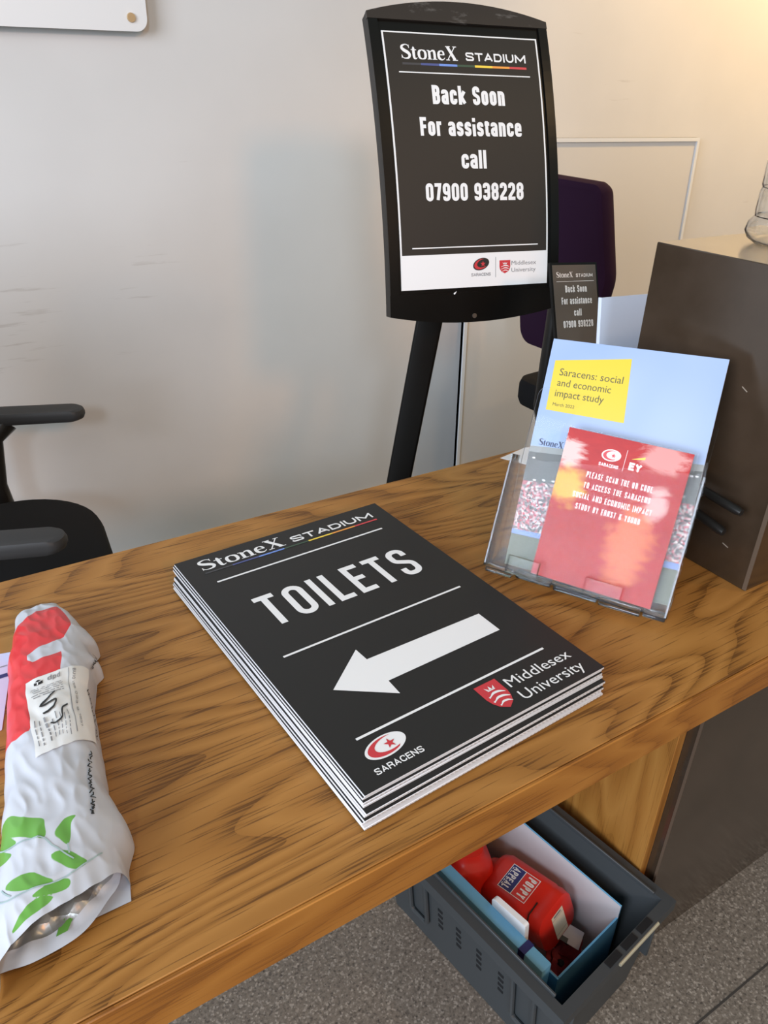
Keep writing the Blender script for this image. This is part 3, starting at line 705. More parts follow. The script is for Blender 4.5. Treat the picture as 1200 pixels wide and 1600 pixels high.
def inside(p, P):
    x, y = p; r = False; j = len(P)-1
    for i in range(len(P)):
        (xi, yi), (xj, yj) = P[i], P[j]
        if (yi > y) != (yj > y) and x < (xj-xi)*(y-yi)/(yj-yi)+xi: r = not r
        j = i
    return r
def crinkle_mat():
    m = mat('silver_lining', (.40, .39, .38), .34, metal=.6); k = NT(m)
    n = k.n('ShaderNodeTexVoronoi', i_Scale=70.0); k.l(k.coords((1, 1, 1)), n.inputs['Vector']); k.bump(n.outputs['Distance'], .5, .006); return m
def parcel():
    o = Vector((.015, .6, DZ)); t = empty('parcel', o); fn = parcel_fn(o)
    redp = [(.0, .60), (.09, .600), (.31, .612), (.42, .612), (.57, .513), (.58, .419), (.43, .431), (.39, .412), (.39, .392), (.62, .338), (.70, .24), (.66, .15), (.48, .150), (.34, .190), (.15, .21), (0, .22)]
    leaves = [[(.11, .725), (.24, .728), (.36, .757), (.46, .781), (.475, .80), (.47, .831), (.39, .800), (.24, .765)], [(.05, .735), (.15, .735), (.26, .769), (.33, .794), (.27, .793), (.13, .768)],
              [(.07, .775), (.13, .769), (.29, .806), (.25, .814)], [(.575, .812), (.525, .806), (.50, .831), (.51, .85), (.532, .864), (.545, .85), (.553, .825)],
              [(.49, .869), (.51, .868), (.56, .886), (.61, .919), (.55, .921), (.51, .892)], [(.24, .862), (.34, .866), (.43, .879), (.49, .917), (.46, .919), (.38, .898)],
              [(.41, .925), (.47, .922), (.51, .926), (.53, .936), (.525, .946), (.49, .944)], [(.30, .952), (.36, .938), (.43, .934), (.49, .948), (.46, .956), (.39, .955)]]
    nu, nv = 130, 260; V, F, idx = [], [], []
    v1 = .968
    for j in range(nv+1):
        for i in range(nu+1): V.append(fn(i/nu, v1*j/nv))
    for j in range(nv):
        for i in range(nu):
            a = j*(nu+1)+i; F.append((a, a+1, a+nu+2, a+nu+1))
    import numpy as np
    uv = np.array([(i/nu, v1*j/nv) for j in range(nv+1) for i in range(nu+1)])*(.15, .42)
    def sdist(P):
        P = np.array(P)*(.15, .42); Q = np.roll(P, -1, 0); best = np.full(len(uv), 9.); ins = np.zeros(len(uv), bool)
        for a, b in zip(P, Q):
            d = b-a; t_ = np.clip(((uv-a) @ d)/max(d @ d, 1e-12), 0, 1); best = np.minimum(best, np.linalg.norm(uv-a-t_[:, None]*d, axis=1))
            if a[1] != b[1]:
                c = ((a[1] > uv[:, 1]) != (b[1] > uv[:, 1])) & (uv[:, 0] < (b[0]-a[0])*(uv[:, 1]-a[1])/(b[1]-a[1])+a[0]); ins ^= c
        return np.where(ins, best, -best)
    def soft(P, n=4):
        q = [(*p, 0) for p in P]; m = len(q); out = []
        for k in range(m): out += [p[:2] for p in spline([q[k-1], q[k], q[(k+1) % m], q[(k+2) % m]], n)[n:2*n]]
        return out
    film = mat('white_mailer_film', (.53, .55, .60), .33)
    bagm = mat('printed_mailer_film', (.53, .55, .60), .33); k = NT(bagm)
    def layer(name, base, col):
        at = k.n('ShaderNodeAttribute', attribute_name=name); ma = k.n('ShaderNodeMath', operation='MULTIPLY_ADD'); ma.inputs[1].default_value = 2500; ma.inputs[2].default_value = .5; ma.use_clamp = True
        k.l(at.outputs['Fac'], ma.inputs[0]); return k.mix(ma.outputs[0], base, col)
    k.l(layer('leaf_print', layer('red_print', (.53, .55, .60), (.64, .035, .04)), (.13, .34, .06)), k.b.inputs['Base Color'])
    grn = mat('green_leaf_print', (.13, .34, .06), .4)
    bag = mesh('bag', V, F, bagm, t, True)
    for nm, arr in (('red_print', sdist(redp)), ('leaf_print', np.max([sdist(soft(L)) for L in leaves], 0))):
        bag.data.attributes.new(nm, 'FLOAT', 'POINT').data.foreach_set('value', arr.astype('f'))
    # underside so the bag is closed on the counter
    mesh('bag_underside', [Vector((ST[i][k], ST[i][0]-(.04*max(0, 1-k)*0), DZ+.001))-o for i in range(len(ST)) for k in (1, 2)], [(2*i, 2*i+1, 2*i+3, 2*i+2) for i in range(len(ST)-1)], film, t)
    # leaf stems
    def on_bag(name, P, w, m, d=.0006, n=5):
        P = spline([(*p, w) for p in P], n) if len(P) > 2 else [(P[0][0]+(P[1][0]-P[0][0])*k/6, P[0][1]+(P[1][1]-P[0][1])*k/6, w) for k in range(7)]
        pts = [fn(p[0], p[1], d) for p in P]; V, F = [], []
        for i, p in enumerate(pts):
            dr = (pts[min(i+1, len(pts)-1)]-pts[max(i-1, 0)]).normalized(); u, v = P[i][:2]
            nn = (fn(u, v, .001)-fn(u, v)).normalized(); s = dr.cross(nn).normalized()*w/2
            V += [p+s, p-s]
        F = [(2*i, 2*i+1, 2*i+3, 2*i+2) for i in range(len(pts)-1)]
        return V, F
    stem = mat('stem_print', (.33, .43, .42), .5)
    for P in ([(.10, .758), (.22, .786), (.34, .800), (.41, .812), (.47, .831), (.51, .869), (.55, .894)], [(.535, .880), (.532, .862)], [(.16, .865), (.28, .890), (.40, .906), (.5, .925), (.59, .921), (.70, .915)], [(.2, .856), (.3, .888)]):
        V, F = on_bag('leaf_stem', P, .0011, stem); mesh('leaf_stem', V, F, stem, t)
    # address label draped over the ridge
    Q = [(.385, .503), (.845, .490), (.865, .665), (.455, .672)]
    def lab(a, b, d=0):
        u = (Q[0][0]*(1-a)+Q[1][0]*a)*(1-b)+(Q[3][0]*(1-a)+Q[2][0]*a)*b; v = (Q[0][1]*(1-a)+Q[1][1]*a)*(1-b)+(Q[3][1]*(1-a)+Q[2][1]*a)*b
        return fn(u, v, .0011+d)
    n = 26
    L = mesh('address_label', [lab(i/n, j/n) for j in range(n+1) for i in range(n+1)], [(j*(n+1)+i, j*(n+1)+i+1, (j+1)*(n+1)+i+1, (j+1)*(n+1)+i) for j in range(n) for i in range(n)], mat('label_paper', (.76, .76, .75), .5), t, True)
    def onlab(x, y, d=0): return lab(x, 1-y, d)
    def lt(vf, m, name='label_print', d=.0005):
        V, F = vf; mesh(name, [onlab(min(max(v[0], 0), 1), min(max(v[1], 0), 1), d+(v[2] if len(v) > 2 else 0)) for v in V], F, m, L)
    # carrier mark and word, small print, rule and marker scribble
    lt(poly2([(.18+.052*math.sin(a*pi/3), .905+.045*math.cos(a*pi/3)) for a in range(6)]), INK, 'carrier_mark')
    lt(merge([stroke([(.18, .905), (.18, .868)], [.005]*2), stroke([(.18, .905), (.142, .925)], [.005]*2), stroke([(.18, .905), (.218, .925)], [.005]*2)]), WHITE, 'carrier_mark', .0008)
    lt(cond('dpd', .255, .885, .14, .075, .16, .14), GREYINK, 'lettering')
    rnd = random.Random(3); bars = []
    for y in (.80, .765, .735, .70, .665, .635):
        x = .07+rnd.random()*.06
        while x < .42: w = .03+rnd.random()*.07; bars.append(rect2(x, y, min(x+w, .44), y+.010)); x += w+.02
    for x in (.05, .10, .15, .20, .25, .30, .36, .42):
        y = .06+rnd.random()*.05
        while y < .36: h = .02+rnd.random()*.06; bars.append(rect2(x, y, x+.012, y+h)); y += h+.02
    lt(merge(bars), GREYINK, 'lettering')
    lt(merge([rect2(.53, .08+.1*k, .543, .18+.1*k) for k in range(9)]), GREYINK, 'rule_line')
    def rot(vf, x, y): return [Vector((x-v[1], y-v[0]*-1)) if False else Vector((x+v[1], y-v[0])) for v in vf[0]], vf[1]
    lt(rot(cond('BL10', 0, 0, .17, .055, .15, .2), .61, .95) if 'J' in G else rot(cond('BU10', 0, 0, .17, .055, .15, .2), .61, .95), GREYINK, 'lettering')
    lt(rot(merge([cond('155 023 009 7557', 0, 0, .62, .04, .16, .2)]) if False else cond('L55 023 9 7537', 0, 0, .60, .040, .16, .2), .62, .74), GREYINK, 'lettering')
    lt(merge([stroke([(p[0], p[1]) for p in spline([(.30, .63), (.16, .52), (.30, .53), (.27, .47), (.17, .44)])], [.010]*25), stroke([(p[0], p[1]) for p in spline([(.46, .44), (.36, .42), (.33, .33), (.24, .29), (.19, .31)])], [.010]*25)]), INK, 'marker_scribble', .0008)
    # handwriting along the right flank
    def hw(u0, u1, v0, v1_, seed, n=16):
        r = random.Random(seed); parts = []
        for k in range(n):
            f = k/n; u = u0+(u1-u0)*f; v = v0+(v1_-v0)*f; dv = (v1_-v0)/n
            P = [(u+r.uniform(-.018, .018), v+dv*q/3+r.uniform(-.001, .001)) for q in range(4)]
            parts.append(on_bag('w', P, .0011, INK, .0016, 3))
        return merge(parts)
    for a in ((.75, .66, .685, .83, 5, 22), (.86, .89, .55, .655, 9, 10), (.88, .90, .40, .475, 12, 7)):
        V, F = hw(*a); mesh('handwriting', V, F, INK, t)
    # open mouth: crumpled silver lining and the lower lip
    silver = crinkle_mat()
    nu2, nw = 60, 26; V, F, idx = [], [], []
    lipo = [(-.105, .405), (-.078, .392), (-.047, .388), (-.027, .385), (.004, .389), (.026, .405), (.040, .420), (.047, .458)]
    sp = spline([(*p, 0) for p in lipo], 8)
    for j in range(nw+1):
        b = j/nw
        for i in range(nu2+1):
            a = i/nu2; q = a*(len(sp)-1); k = min(int(q), len(sp)-2); f = q-k
            e = Vector((sp[k][0]*(1-f)+sp[k+1][0]*f, sp[k][1]*(1-f)+sp[k+1][1]*f, DZ+.003))
            inn = Vector((-.060+.104*a, .455, DZ+.024))
            p = e.lerp(inn, b)
            q3 = Vector((p.x*55, p.y*55, 2)); p.z += (.010*math.sin(b*pi)*1.0)*abs(noise.noise(q3))*1.6+.004*b+.006*(1-b)**4
            V.append(p-o)
    for j in range(nw):
        for i in range(nu2):
            a = j*(nu2+1)+i; F.append((a, a+1, a+nu2+2, a+nu2+1)); idx.append(0 if j < 5 else 1)
    mesh('mouth_lining', V, F, [film, silver], t, True, idx)
    put('leaf_print', poly2([(-.012, .394), (-.004, .3945), (.006, .409), (.003, .411), (-.008, .402)]), lambda x, y, d: Vector((x, y, DZ+.0115+d))-o, grn, t)
    tag(t, 'white plastic mailing bag with red top and green leaf print, half open', 'parcel')
parcel()

# ------------------------------------------------------------------ papers
def sheet(name, corners, z, th, m, label, cat):
    o = Vector((sum(c[0] for c in corners)/len(corners), sum(c[1] for c in corners)/len(corners), z)); t = prism(name, [(c[0]-o.x, c[1]-o.y) for c in corners], lambda x, y: Vector((x, y, 0)), lambda x, y: Vector((x, y, th)), m)
    t.location = o; return tag(t, label, cat)
lp = sheet('paper_sheet', [(-.20, .60), (-.0135, .640), (.0145, .757), (-.17, .80)], DZ+.0003, .0006, LILAC, 'lilac white paper sheet peeping out from under the mailing bag', 'paper')
fnl = lambda x, y, d: Vector((x, y, .0007+d))
put('print_bar', rect2(.078, .018, .096, .024), fnl, NAVY, lp); put('print_line', rect2(.072, .036, .098, .0375), fnl, GREYINK, lp)
sheet('paper_sheet', [(.808, .893), (.874, .9065), (1.06, .84), (1.00, .70), (.90, .72)], DZ+.0003, .0006, PAPER, 'flat white paper sheet on the back edge of the counter behind the holder', 'paper')

# small framed notice and a white folder standing behind the holder
def small_notice():
    P = Vector((.9466, .90, .998)); t = empty('notice_frame', (P.x, .895, DZ), 0)
    F = lean_fn(P-Vector((P.x, .895, DZ)), .0123, .3708, -.0679)
    prism('frame', [(-.0525, -.0775), (.0525, -.0775), (.0525, .0775), (-.0525, .0775)], lambda x, y: F(x, y, -.005), lambda x, y: F(x, y, 0), BLACKG, t)
    prism('poster', [(-.0485, -.0735), (.0485, -.0735), (.0485, .0735), (-.0485, .0735)], lambda x, y: F(x, y, 0), lambda x, y: F(x, y, .0005), mat('notice_print', (.10, .078, .06), .25), t)
    fn = lambda x, y, d: F(x, y, .0006+d)
    lw = mat('notice_lettering', (.70, .66, .62), .4)
    it = [('lettering', serif('StoneX', -.041, .054, .036, .0085), lw), ('lettering', cond('STADIUM', .002, .054, .038, .0055, .2, .18), lw), ('rule_line', line2(-.042, .042, .0475, .0007), lw)]
    for q, x0, x1, y in (('Back Soon', -.024, .0245, .0300), ('For assistance', -.034, .0345, .0110), ('call', -.008, .009, -.0080), ('07900 938228', -.0335, .034, -.0265)):
        it.append(('lettering', cond(q, x0, y, x1-x0, .0112, .18, .12), lw))
    prints(t, fn, it)
    tube('stem', [(0, .006, .004), (0, .006, .17)], .006, BLACKP, t)
    box('base', (0, -.025, .004), (.09, .055, .007), BLACKP, t, .002, 2)
    tag(t, 'small black framed notice reading Back Soon, standing behind the sky blue booklet', 'notice')
small_notice()
def folder():
    o = Vector((1.0, .795, DZ)); t = empty('folder', o, -.08)
    F = lean_fn((0, -.04, .0035), 0, .16)
    for k, (d, hh, m) in enumerate(((0, .281, BLUEPAPER), (.006, .277, PAPER))):
        prism('leaf', [(-.101+.004*k, 0), (.101, 0), (.101, hh-.004), (-.101+.004*k, hh)], lambda x, y: F(x, y, -d-.001), lambda x, y: F(x, y, -d), m, t)
    prism('spine', [(-.103, 0), (-.101, 0), (-.101, .281), (-.103, .281)], lambda x, y: F(x, y, -.007), lambda x, y: F(x, y, 0), BLUEPAPER, t)
    tag(t, 'pale blue white folder standing upright beside the dark brown cabinet', 'folder')
folder()

# ------------------------------------------------------------------ router antennas behind the holder
def router():
    t = empty('router', (.792, .575, DZ), 0)
    box('body', (.006, .035, .055), (.034, .09, .10), BLACKP, t, .006, 3)
    for (a, b, c, e) in (((.022, .002, .118), (.0145, -.040, .1155), (.0115, -.1255, .1095), .0058), ((.020, .002, .090), (.012, -.040, .0860), (.0085, -.112, .0760), .0062)):
        tube('antenna', [a, tuple(.85*p+.15*q for p, q in zip(a, b)), b, tuple(.08*p+.92*q for p, q in zip(b, c)), c], [.0042, .0046, e, e, e*.75], BLACKP, t, 14)
    tag(t, 'black wireless router with two stick antennas behind the booklet, against the cabinet side', 'router')
router()

# ------------------------------------------------------------------ clear water bottle on the cabinet
def bottle():
    t = empty('water_bottle', (.962, .574, TZ))
    prof = [(.0, .004), (.030, .003), (.045, .002), (.054, .008), (.058, .016), (.056, .026), (.050, .033), (.051, .040), (.0505, .062), (.049, .066), (.0505, .070), (.0505, .095), (.049, .099), (.0505, .103), (.0505, .128), (.049, .132), (.0505, .136), (.0505, .17), (.045, .19), (.030, .215), (.017, .23), (.0155, .25)]
    def lathe(name, pr, m, n=40):
        bm = bmesh.new(); rings = []
        for r, z in pr: rings.append([bm.verts.new((r*math.cos(2*pi*k/n), r*math.sin(2*pi*k/n), z)) for k in range(n)] if r > 0 else [bm.verts.new((0, 0, z))])
        for a, b in zip(rings, rings[1:]):
            for k in range(n):
                j = (k+1) % n
                if len(a) == 1: bm.faces.new((a[0], b[j], b[k]))
                elif len(b) == 1: bm.faces.new((a[k], a[j], b[0]))
                else: bm.faces.new((a[k], a[j], b[j], b[k]))
        bmesh.ops.recalc_face_normals(bm, faces=bm.faces)
        return from_bm(name, bm, m, t, True)
    inner = [(max(r-.0012, 0), z+.0012) for r, z in prof]
    lathe('shell', prof+[(r, z) for r, z in reversed(inner)], BOTTLE)
    lathe('cap', [(0, .249), (.0175, .249), (.0175, .268), (.0165, .27), (0, .27)], mat('bottle_cap', (.7, .72, .75), .4))
    tag(t, 'clear ribbed plastic bottle on top of the dark brown cabinet', 'bottle')
bottle()

# ------------------------------------------------------------------ wall boards
def wall_sign():
    t = empty('wall_sign', (-.30, 2.0, 1.45))
    L = lambda x, y, z: (x+.30, y-2.0, z-1.45)
    P = rounded([(-.9, 1.378, .02), (.607, 1.407, .026), (.607, 2.0, .026), (-.9, 2.0, .02)], 8)
    prism('panel', P, lambda x, z: Vector(L(x, 1.968, z)), lambda x, z: Vector(L(x, 1.974, z)), WHITEB, t)
    for x, z in ((.572, 1.432), (.572, 1.96), (-.85, 1.41), (-.85, 1.96)):
        tube('standoff', [L(x, 1.9995, z), L(x, 1.974, z)], .006, METAL, t); tube('cap', [L(x, 1.9675, z), L(x, 1.9640, z)], [.0095, .0085], BRASS, t, 20)
    tag(t, 'large white wall sign on brass standoffs above the black chair', 'wall sign')
wall_sign()
def leaning_board():
    t = empty('whiteboard', (2.1, 1.95, 0))
    L = lambda x, y, z: Vector((x-2.1, y-1.95, z))
    q = lambda a, b, c, d, e0, e1, m, nm: prism(nm, [a, b, c, d], lambda x, z: L(x, 1.995-e0-(1.2-z)*.035, z), lambda x, z: L(x, 1.995-e1-(1.2-z)*.035, z), m, t)
    x0, x1, z0, z1 = 1.55, 2.566, .02, 1.193
    q((x0, z0), (x1, z0), (x1, z1), (x0, z1), .001, .014, mat('board_face', (.60, .585, .56), .45), 'panel')
    tr = mat('board_trim', (.68, .70, .72), .4)
    q((x0, z1-.012), (x1, z1-.012), (x1, z1), (x0, z1), .0, .020, tr, 'frame_rail'); q((x1-.012, z0), (x1, z0), (x1, z1-.012), (x1-.012, z1-.012), .0, .020, tr, 'frame_rail')
    q((x0, z0), (x0+.012, z0), (x0+.012, z1-.012), (x0, z1-.012), .0, .020, tr, 'frame_rail')
    tag(t, 'large plain off white board leaning on the wall behind the purple chair', 'board')
leaning_board()

# ------------------------------------------------------------------ office chairs
def slab(name, poly, z0, z1, m, parent, bev=.02, fn=None):
    bm = bmesh.new(); fn = fn or (lambda x, y, z: Vector((x, y, z)))
    steps = [(z0, bev), (z0+bev*.3, bev*.3), (z0+bev, 0), (z1-bev, 0), (z1-bev*.3, bev*.3), (z1, bev)]
    cx = sum(p[0] for p in poly)/len(poly); cy = sum(p[1] for p in poly)/len(poly); rings = []
    R = sum(math.hypot(p[0]-cx, p[1]-cy) for p in poly)/len(poly)
    for z, ins in steps:
        k = 1-ins/R; rings.append([bm.verts.new(fn(cx+(p[0]-cx)*k, cy+(p[1]-cy)*k, z)) for p in poly])
    n = len(poly)
    for a, b in zip(rings, rings[1:]):
        for i in range(n): bm.faces.new((a[i], a[(i+1) % n], b[(i+1) % n], b[i]))
    bm.faces.new(rings[0][::-1]); bm.faces.new(rings[-1]); bmesh.ops.recalc_face_normals(bm, faces=bm.faces)
    return from_bm(name, bm, m, parent, True)
def chair_base(t, m):
    tube('gas_lift', [(0, 0, .10), (0, 0, .26), (0, 0, .27), (0, 0, .43)], [.028, .028, .018, .018], m, t, 16)
    for k in range(5):
        a = 2*pi*k/5+.3; c, s = math.cos(a), math.sin(a)
        leg = tube('base_leg', [(0, 0, .10), (.15*c, .15*s, .095), (.27*c, .27*s, .07)], [.028, .022, .016], m, t)
        tube('caster', [(.27*c-.022*s, .27*s+.022*c, .0285), (.27*c+.022*s, .27*s-.022*c, .0285)], .028, m, leg, 18)
def black_chair():
    t = empty('office_chair', (.015, 1.475, 0), -.08)
    chair_base(t, BLACKP)
    slab('seat', rounded([(-.25, -.235, .07), (.235, -.255, .17), (.245, .255, .17), (-.25, .235, .07)], 10), .415, .485, BLACKF, t, .025)
    box('tilt_mechanism', (-.03, 0, .405), (.2, .14, .04), BLACKP, t, .01)
    for s, dz, tipx in ((-1, 0, .150), (1, 0, .262)):
        y = .285*s; px = tipx
        ca, sa = math.cos(-.26), math.sin(-.26)
        arm = slab('armrest_pad', rounded([(px+a*ca-b*sa, y+a*sa+b*ca, r) for a, b, r in ((-.27, -.030, .022), (0, -.027, .026), (0, .027, .026), (-.27, .030, .022))], 12), .634, .660, PADGREY, t, .010)
        tube('armrest_support', [(px-.17, y+.045, .634), (px-.20, y+.03, .60), (px-.21, y*1.02, .50), (px-.20, y*1.0, .42), (px-.20, y*.55, .405)], [.030, .022, .020, .020, .018], BLACKP, t)
    slab('backrest', rounded([(-.22, .0, .08), (.22, .0, .08), (.20, .52, .09), (-.20, .52, .09)], 8), -.02, .02, BLACKF, t, .015, fn=lambda x, y, z: Vector((-.265-.06*y+z+.10*(x*x*4-.1), x, .56+y)))
    tube('back_stem', [(-.12, 0, .40), (-.27, 0, .42), (-.31, 0, .52), (-.31, 0, .70)], .018, BLACKP, t)
    tag(t, 'black swivel office chair with arms behind the counter, at the left edge', 'chair')
black_chair()
def purple_chair():
    t = empty('office_chair', (1.84, 1.575, 0), .04)
    chair_base(t, BLACKP)
    # the chair faces right: backrest towards the counter, seat beyond it
    P = rounded([(-.150, 0, .05), (.110, 0, .06), (.155, .24, .12), (.105, .475, .03), (-.150, .480, .03), (-.19, .24, .12)], 8)
    slab('backrest', P, -.028, .028, PURPLE, t, .02, fn=lambda x, y, z: Vector((-.245+z-.05*(y-.2)+.4*x*x, -x+.01, .645+y)))
    slab('seat', rounded([(-.225, -.22, .06), (.20, -.23, .09), (.20, .22, .09), (-.225, .195, .06)], 8), .43, .525, BLACKF, t, .025)
    tube('back_stem', [(-.10, .0, .41), (-.27, .0, .42), (-.292, .0, .50), (-.285, .0, .80)], [.022, .022, .020, .020], BLACKP, t)
    tag(t, 'purple backed swivel chair by the wall, behind the floor standing sign', 'chair')
purple_chair()

# ------------------------------------------------------------------ crate and its contents
CA = math.atan2(.145, .989); CO = Vector((.6435, .5565, 0)); CW, CL, CH = .281, .40, .21
def crate():
    t = empty('storage_crate', CO, CA)
    th = .004
    def wall4(w0, l0, w1, l1, z0, z1): return w0, l0, w1, l1, z0, z1
    wb, lb = CW-.072, CL-.05; wt, lt_ = CW-.024, CL-.024
    def ring(bm, w, l, z): return [bm.verts.new((sx*w/2, sy*l/2, z)) for sx, sy in ((-1, -1), (1, -1), (1, 1), (-1, 1))]
    bm = bmesh.new()
    R = [ring(bm, wb, lb, .002), ring(bm, wt, lt_, CH-.008), ring(bm, wt-2*th, lt_-2*th, CH-.008), ring(bm, wb-2*th, lb-2*th, .007)]
    for a, b in zip(R, R[1:]):
        for i in range(4): bm.faces.new((a[i], a[(i+1) % 4], b[(i+1) % 4], b[i]))
    bm.faces.new(R[0][::-1]); bm.faces.new(R[-1]); bmesh.ops.recalc_face_normals(bm, faces=bm.faces)
    from_bm('body', bm, CRATE, t)
    # rim: an L-shaped lip with a raised inner ridge
    def frame(name, w, l, k, z0, z1):
        bm = bmesh.new(); R = [ring(bm, w, l, z0), ring(bm, w, l, z1), ring(bm, w-2*k, l-2*k, z1), ring(bm, w-2*k, l-2*k, z0)]
        for a, b in zip(R, R[1:]+R[:1]):
            for i in range(4): bm.faces.new((a[i], a[(i+1) % 4], b[(i+1) % 4], b[i]))
        bmesh.ops.recalc_face_normals(bm, faces=bm.faces); from_bm(name, bm, CRATE, t)
    frame('rim', CW, CL, .016, CH-.022, CH)
    for x in (-CW/2+.018, CW/2-.018): box('inner_ridge', (x, .004, CH+.002), (.004, CL-.05, .006), CRATE, t, .001, 1)
    # hinge knuckles in the front rim with a steel rod
    for x in (-.015, .025, .065): box('hinge_slot', (x, -CL/2+.009, CH+.0005), (.030, .011, .0016), CRATED, t)
    tube('hinge_rod', [(-.012, -CL/2-.001, CH-.004), (.088, -CL/2-.001, CH-.004)], .0032, mat('hinge_rod_metal', (.62, .55, .40), .35, metal=.6), t)
    # left side: corner ribs and four columns of slots
    slope = (wt-wb)/2/(CH-.01)
    def side(y, z, d=0): return Vector((-(wb/2+slope*z)-d, y, z))
    for y0, y1 in ((-.145, -.105), (.085, .125)):
        tube('side_rib', [side(y0, .188, .004), side(y0, .066, .004), side(y0+.006, .060, .004), side(y1-.006, .060, .004), side(y1, .066, .004), side(y1, .188, .004)], .0042, CRATE, t, 8)
    for y in (-.078, -.032, .013, .055):
        for k in range(4): box('vent_slot', side(y, .088+k*.0155, .0003), (.0012, .011, .0065), CRATED, t, .0005, 1)
    for x in (-.10, .105): box('front_rib', (x, -(lb/2)-.012, .14), (.006, .016, .09), CRATE, t, .002, 1)
    tag(t, 'dark grey plastic crate on the terrazzo floor, under the counter', 'crate')
crate()
def crate_local(name): return empty(name, CO, CA)
def card_box():
    t = crate_local('cardboard_box')
    x0, x1, y0, y1, z0, z1 = -.068, .088, -.142, .150, .0095, .150
    th = .003
    def panel(nm, a, b, zt, m):
        a, b = Vector((*a, 0)), Vector((*b, 0)); d = (b-a).normalized(); nn = Vector((-d.y, d.x, 0))*th
        V = [a+Vector((0, 0, z0)), b+Vector((0, 0, z0)), b+Vector((0, 0, zt)), a+Vector((0, 0, zt))]
        V += [v+nn for v in V]
        F = [(0, 1, 2, 3), (7, 6, 5, 4), (0, 4, 5, 1), (1, 5, 6, 2), (2, 6, 7, 3), (3, 7, 4, 0)]
        return mesh(nm, V, F, m, t, idx=[0, 1, 0, 0, 0, 0])
    mm = [SKYBLUE, WHITEC]
    panel('front_panel', (x0+.004, y0), (x1, y0), z1, mm); panel('right_panel', (x1, y0), (x1, y1), z1+.030, mm); panel('rear_panel', (x1, y1), (x0, y1), z1, mm); panel('left_panel', (x0, y1), (x0, y0), z1, mm)
    box('bottom', ((x0+x1)/2, (y0+y1)/2, z0+.002), (x1-x0-.008, y1-y0-.008, .003), WHITEC, t)
    tag(t, 'sky blue cardboard box with white inside, open, standing in the grey crate', 'box')
card_box()
def blue_folder():
    t = crate_local('document_wallet')
    # thick sky-blue wallet along the left of the crate
    box('wallet', (-.0845, .012, .098), (.022, .285, .170), SKYBLUE, t, .003, 2)
    box('label_band', (-.0845, -.090, .098), (.0226, .012, .1712), NAVY, t)
    tag(t, 'thick sky blue wallet standing along the left inside of the grey crate', 'folder')
blue_folder()
def white_packet():
    t = crate_local('white_packet')
    prism('packet', rounded([(-.078, .150), (-.012, .150), (-.010, .205, .01), (-.078, .213, .004)], 4), lambda y, z: Vector((-.0700+(z-.145)*-.12, y, z)), lambda y, z: Vector((-.0610+(z-.145)*-.12, y, z)), WHITE, t)
    tag(t, 'small white packet poking up between the sky blue wallet and the red tins', 'packet')
white_packet()
def tin(o, rot, label, grp, lettered):
    t = empty('collecting_tin', o); t.rotation_euler = rot; t.scale = (.92, .92, .95)
    # lying tin: local z along its length; rounded square section that narrows at the shoulder
    def ring(s, r, z, n=8): return [Vector((x, y, z)) for x, y in rounded([(-s, -s, r), (s, -s, r), (s, s, r), (-s, s, r)], n)]
    sec = [(.040, .020, 0), (.046, .026, .004), (.048, .027, .018), (.0465, .027, .026), (.048, .028, .030), (.048, .028, .125), (.044, .028, .138), (.034, .024, .146), (.030, .024, .160), (.0, .0, .162)]
    bm = bmesh.new(); R = [[bm.verts.new(v) for v in ring(max(s, .002), max(r, .001), z)] for s, r, z in sec]
    for a, b in zip(R, R[1:]):
        for i in range(len(a)): bm.faces.new((a[i], a[(i+1) % len(a)], b[(i+1) % len(a)], b[i]))
    bm.faces.new(R[0][::-1]); bm.faces.new(R[-1]); bmesh.ops.recalc_face_normals(bm, faces=bm.faces)
    from_bm('body', bm, TINRED, t, True)
    if lettered:
        fn = lambda x, y, d: Vector((x, -.0483-d, y))
        it = [('label_border', rect2(-.026, .046, .026, .106), WHITE), ('label_ground', rect2(-.0248, .0472, .0248, .0765), TINRED, .0001), ('label_ground', rect2(-.0248, .0778, .0248, .1048), NAVY, .0001)]
        fr = lambda vf: ([Vector((-v[0], .152-v[1])) for v in vf[0]], vf[1])
        it += [('lettering', fr(cond('POPPY', -.021, .084, .042, .018, .16, .14)), WHITE, .0003), ('lettering', fr(cond('APPEAL', -.022, .052, .044, .014, .17, .12)), WHITE, .0003), ('lettering', fr(merge([rect2(-.02+.007*k, .0495, -.0155+.007*k, .0508) for k in range(6)])), WHITE, .0003)]
        prints(t, fn, it, .0002)
        pf = lambda x, y, d: Vector((x, y, -.0003-d))
        pr_ = [('base_paper', rect2(-.014, -.032, .018, .034), CREAM), *[('base_paper_line', q, GREYINK, .0002) for q in (rect2(-.014, -.021, .018, -.020), rect2(-.014, .022, .018, .023), rect2(-.008, -.029, .012, -.024))]]
        prints(t, pf, pr_, .0001)
        tube('seam_ring', [(-.049, -.03, .028), (-.036, -.047, .028), (-.01, -.0488, .028)], .0012, BLACKP, t, 8)
    tag(t, label, 'collecting tin', grp)
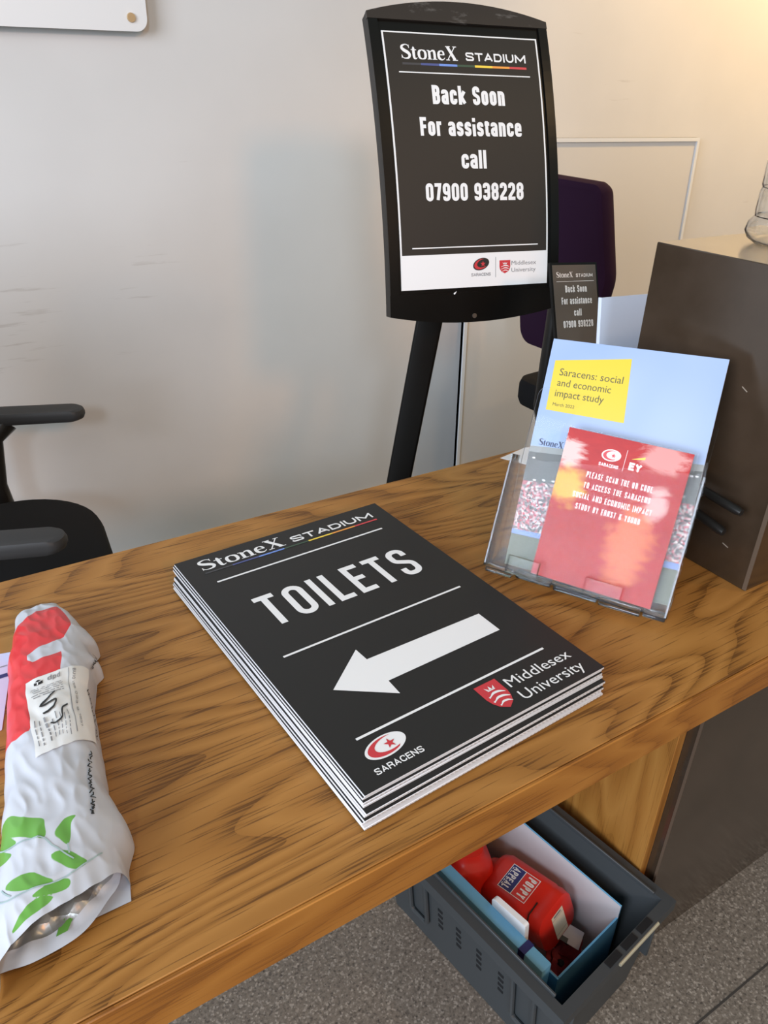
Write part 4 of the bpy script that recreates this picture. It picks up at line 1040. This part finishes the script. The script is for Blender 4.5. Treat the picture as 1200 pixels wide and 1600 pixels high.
def place_tin(x, y, z, ax, roll, label, lettered):
    # ax: direction of the tin's length in crate space
    base = CO+Matrix.Rotation(CA, 3, 'Z') @ Vector((x, y, z))
    d = (Matrix.Rotation(CA, 3, 'Z') @ Vector(ax)).normalized(); up = Vector((0, 0, 1))
    zc = d; yc = -(up-d*up.dot(d)).normalized(); xc = yc.cross(zc)
    M = Matrix((xc, yc, zc)).transposed() @ Matrix.Rotation(roll, 3, 'Z')
    tin(base, M.to_euler(), label, 'red collecting tins', lettered)
place_tin(.026, -.076, .116, (-.03, 1, -.20), -.25, 'red collecting tin lying in the blue cardboard box, its printed label upward', True)
place_tin(-.0185, .097, .014, (.02, .03, 1), .1, 'red collecting tin behind the labelled one, half under the counter edge', False)
def poppies():
    rnd = random.Random(4)
    dred = mat('dark_red_paper', (.24, .014, .018), .7)
    for k, (x, y, z, lab) in enumerate(((-.040, -.105, .040, 'dark red paper poppy at the near left of the open cardboard box'), (.020, -.095, .036, 'dark red paper poppy below the tin in the middle of the open cardboard box'), (.052, -.085, .052, 'dark red paper poppy at the right wall of the open cardboard box'))):
        t = empty('paper_poppy', CO+Matrix.Rotation(CA, 3, 'Z') @ Vector((x, y, z)))
        for s in (0, 1):
            V, F = [], []; n = 26
            V.append(Vector((0, 0, .002*s)))
            for i in range(n):
                a = 2*pi*i/n; r = .026*(1+.22*math.cos(2*a+s*pi)); V.append(Vector((r*math.cos(a), r*math.sin(a)*.8, .003*s+.008+.004*math.sin(5*a+k))))
            F = [(0, 1+i, 1+(i+1) % n) for i in range(n)]
            o = mesh('petals', V, F, dred, t, True); o.modifiers.new('t', 'SOLIDIFY').thickness = .0006
        tube('centre', [(0, 0, .002), (0, 0, .008)], [.007, .005], INK, t)
        t.rotation_euler = (rnd.uniform(-.5, .5), rnd.uniform(-.5, .5), rnd.uniform(0, 6))
        tag(t, lab, 'paper poppy', 'paper poppies in the box')
    for x, y, z, r, w, lab in ((.046, -.092, .082, .5, .030, 'white card slip with a black mark at the right inside the cardboard box'), (-.030, -.118, .066, .2, .024, 'white card slip at the near left corner inside the cardboard box')):
        t = empty('card_slip', CO+Matrix.Rotation(CA, 3, 'Z') @ Vector((x, y, z)), r)
        box('slip', (0, 0, 0), (w, w*1.2, .0012), WHITEC, t, .0004, 1)
        if w > .025: box('black_mark', (-.011, .010, .0008), (.008, .014, .0006), INK, t)
        t.rotation_euler = (.25, -.3, r)
        tag(t, lab, 'card slip')
poppies()
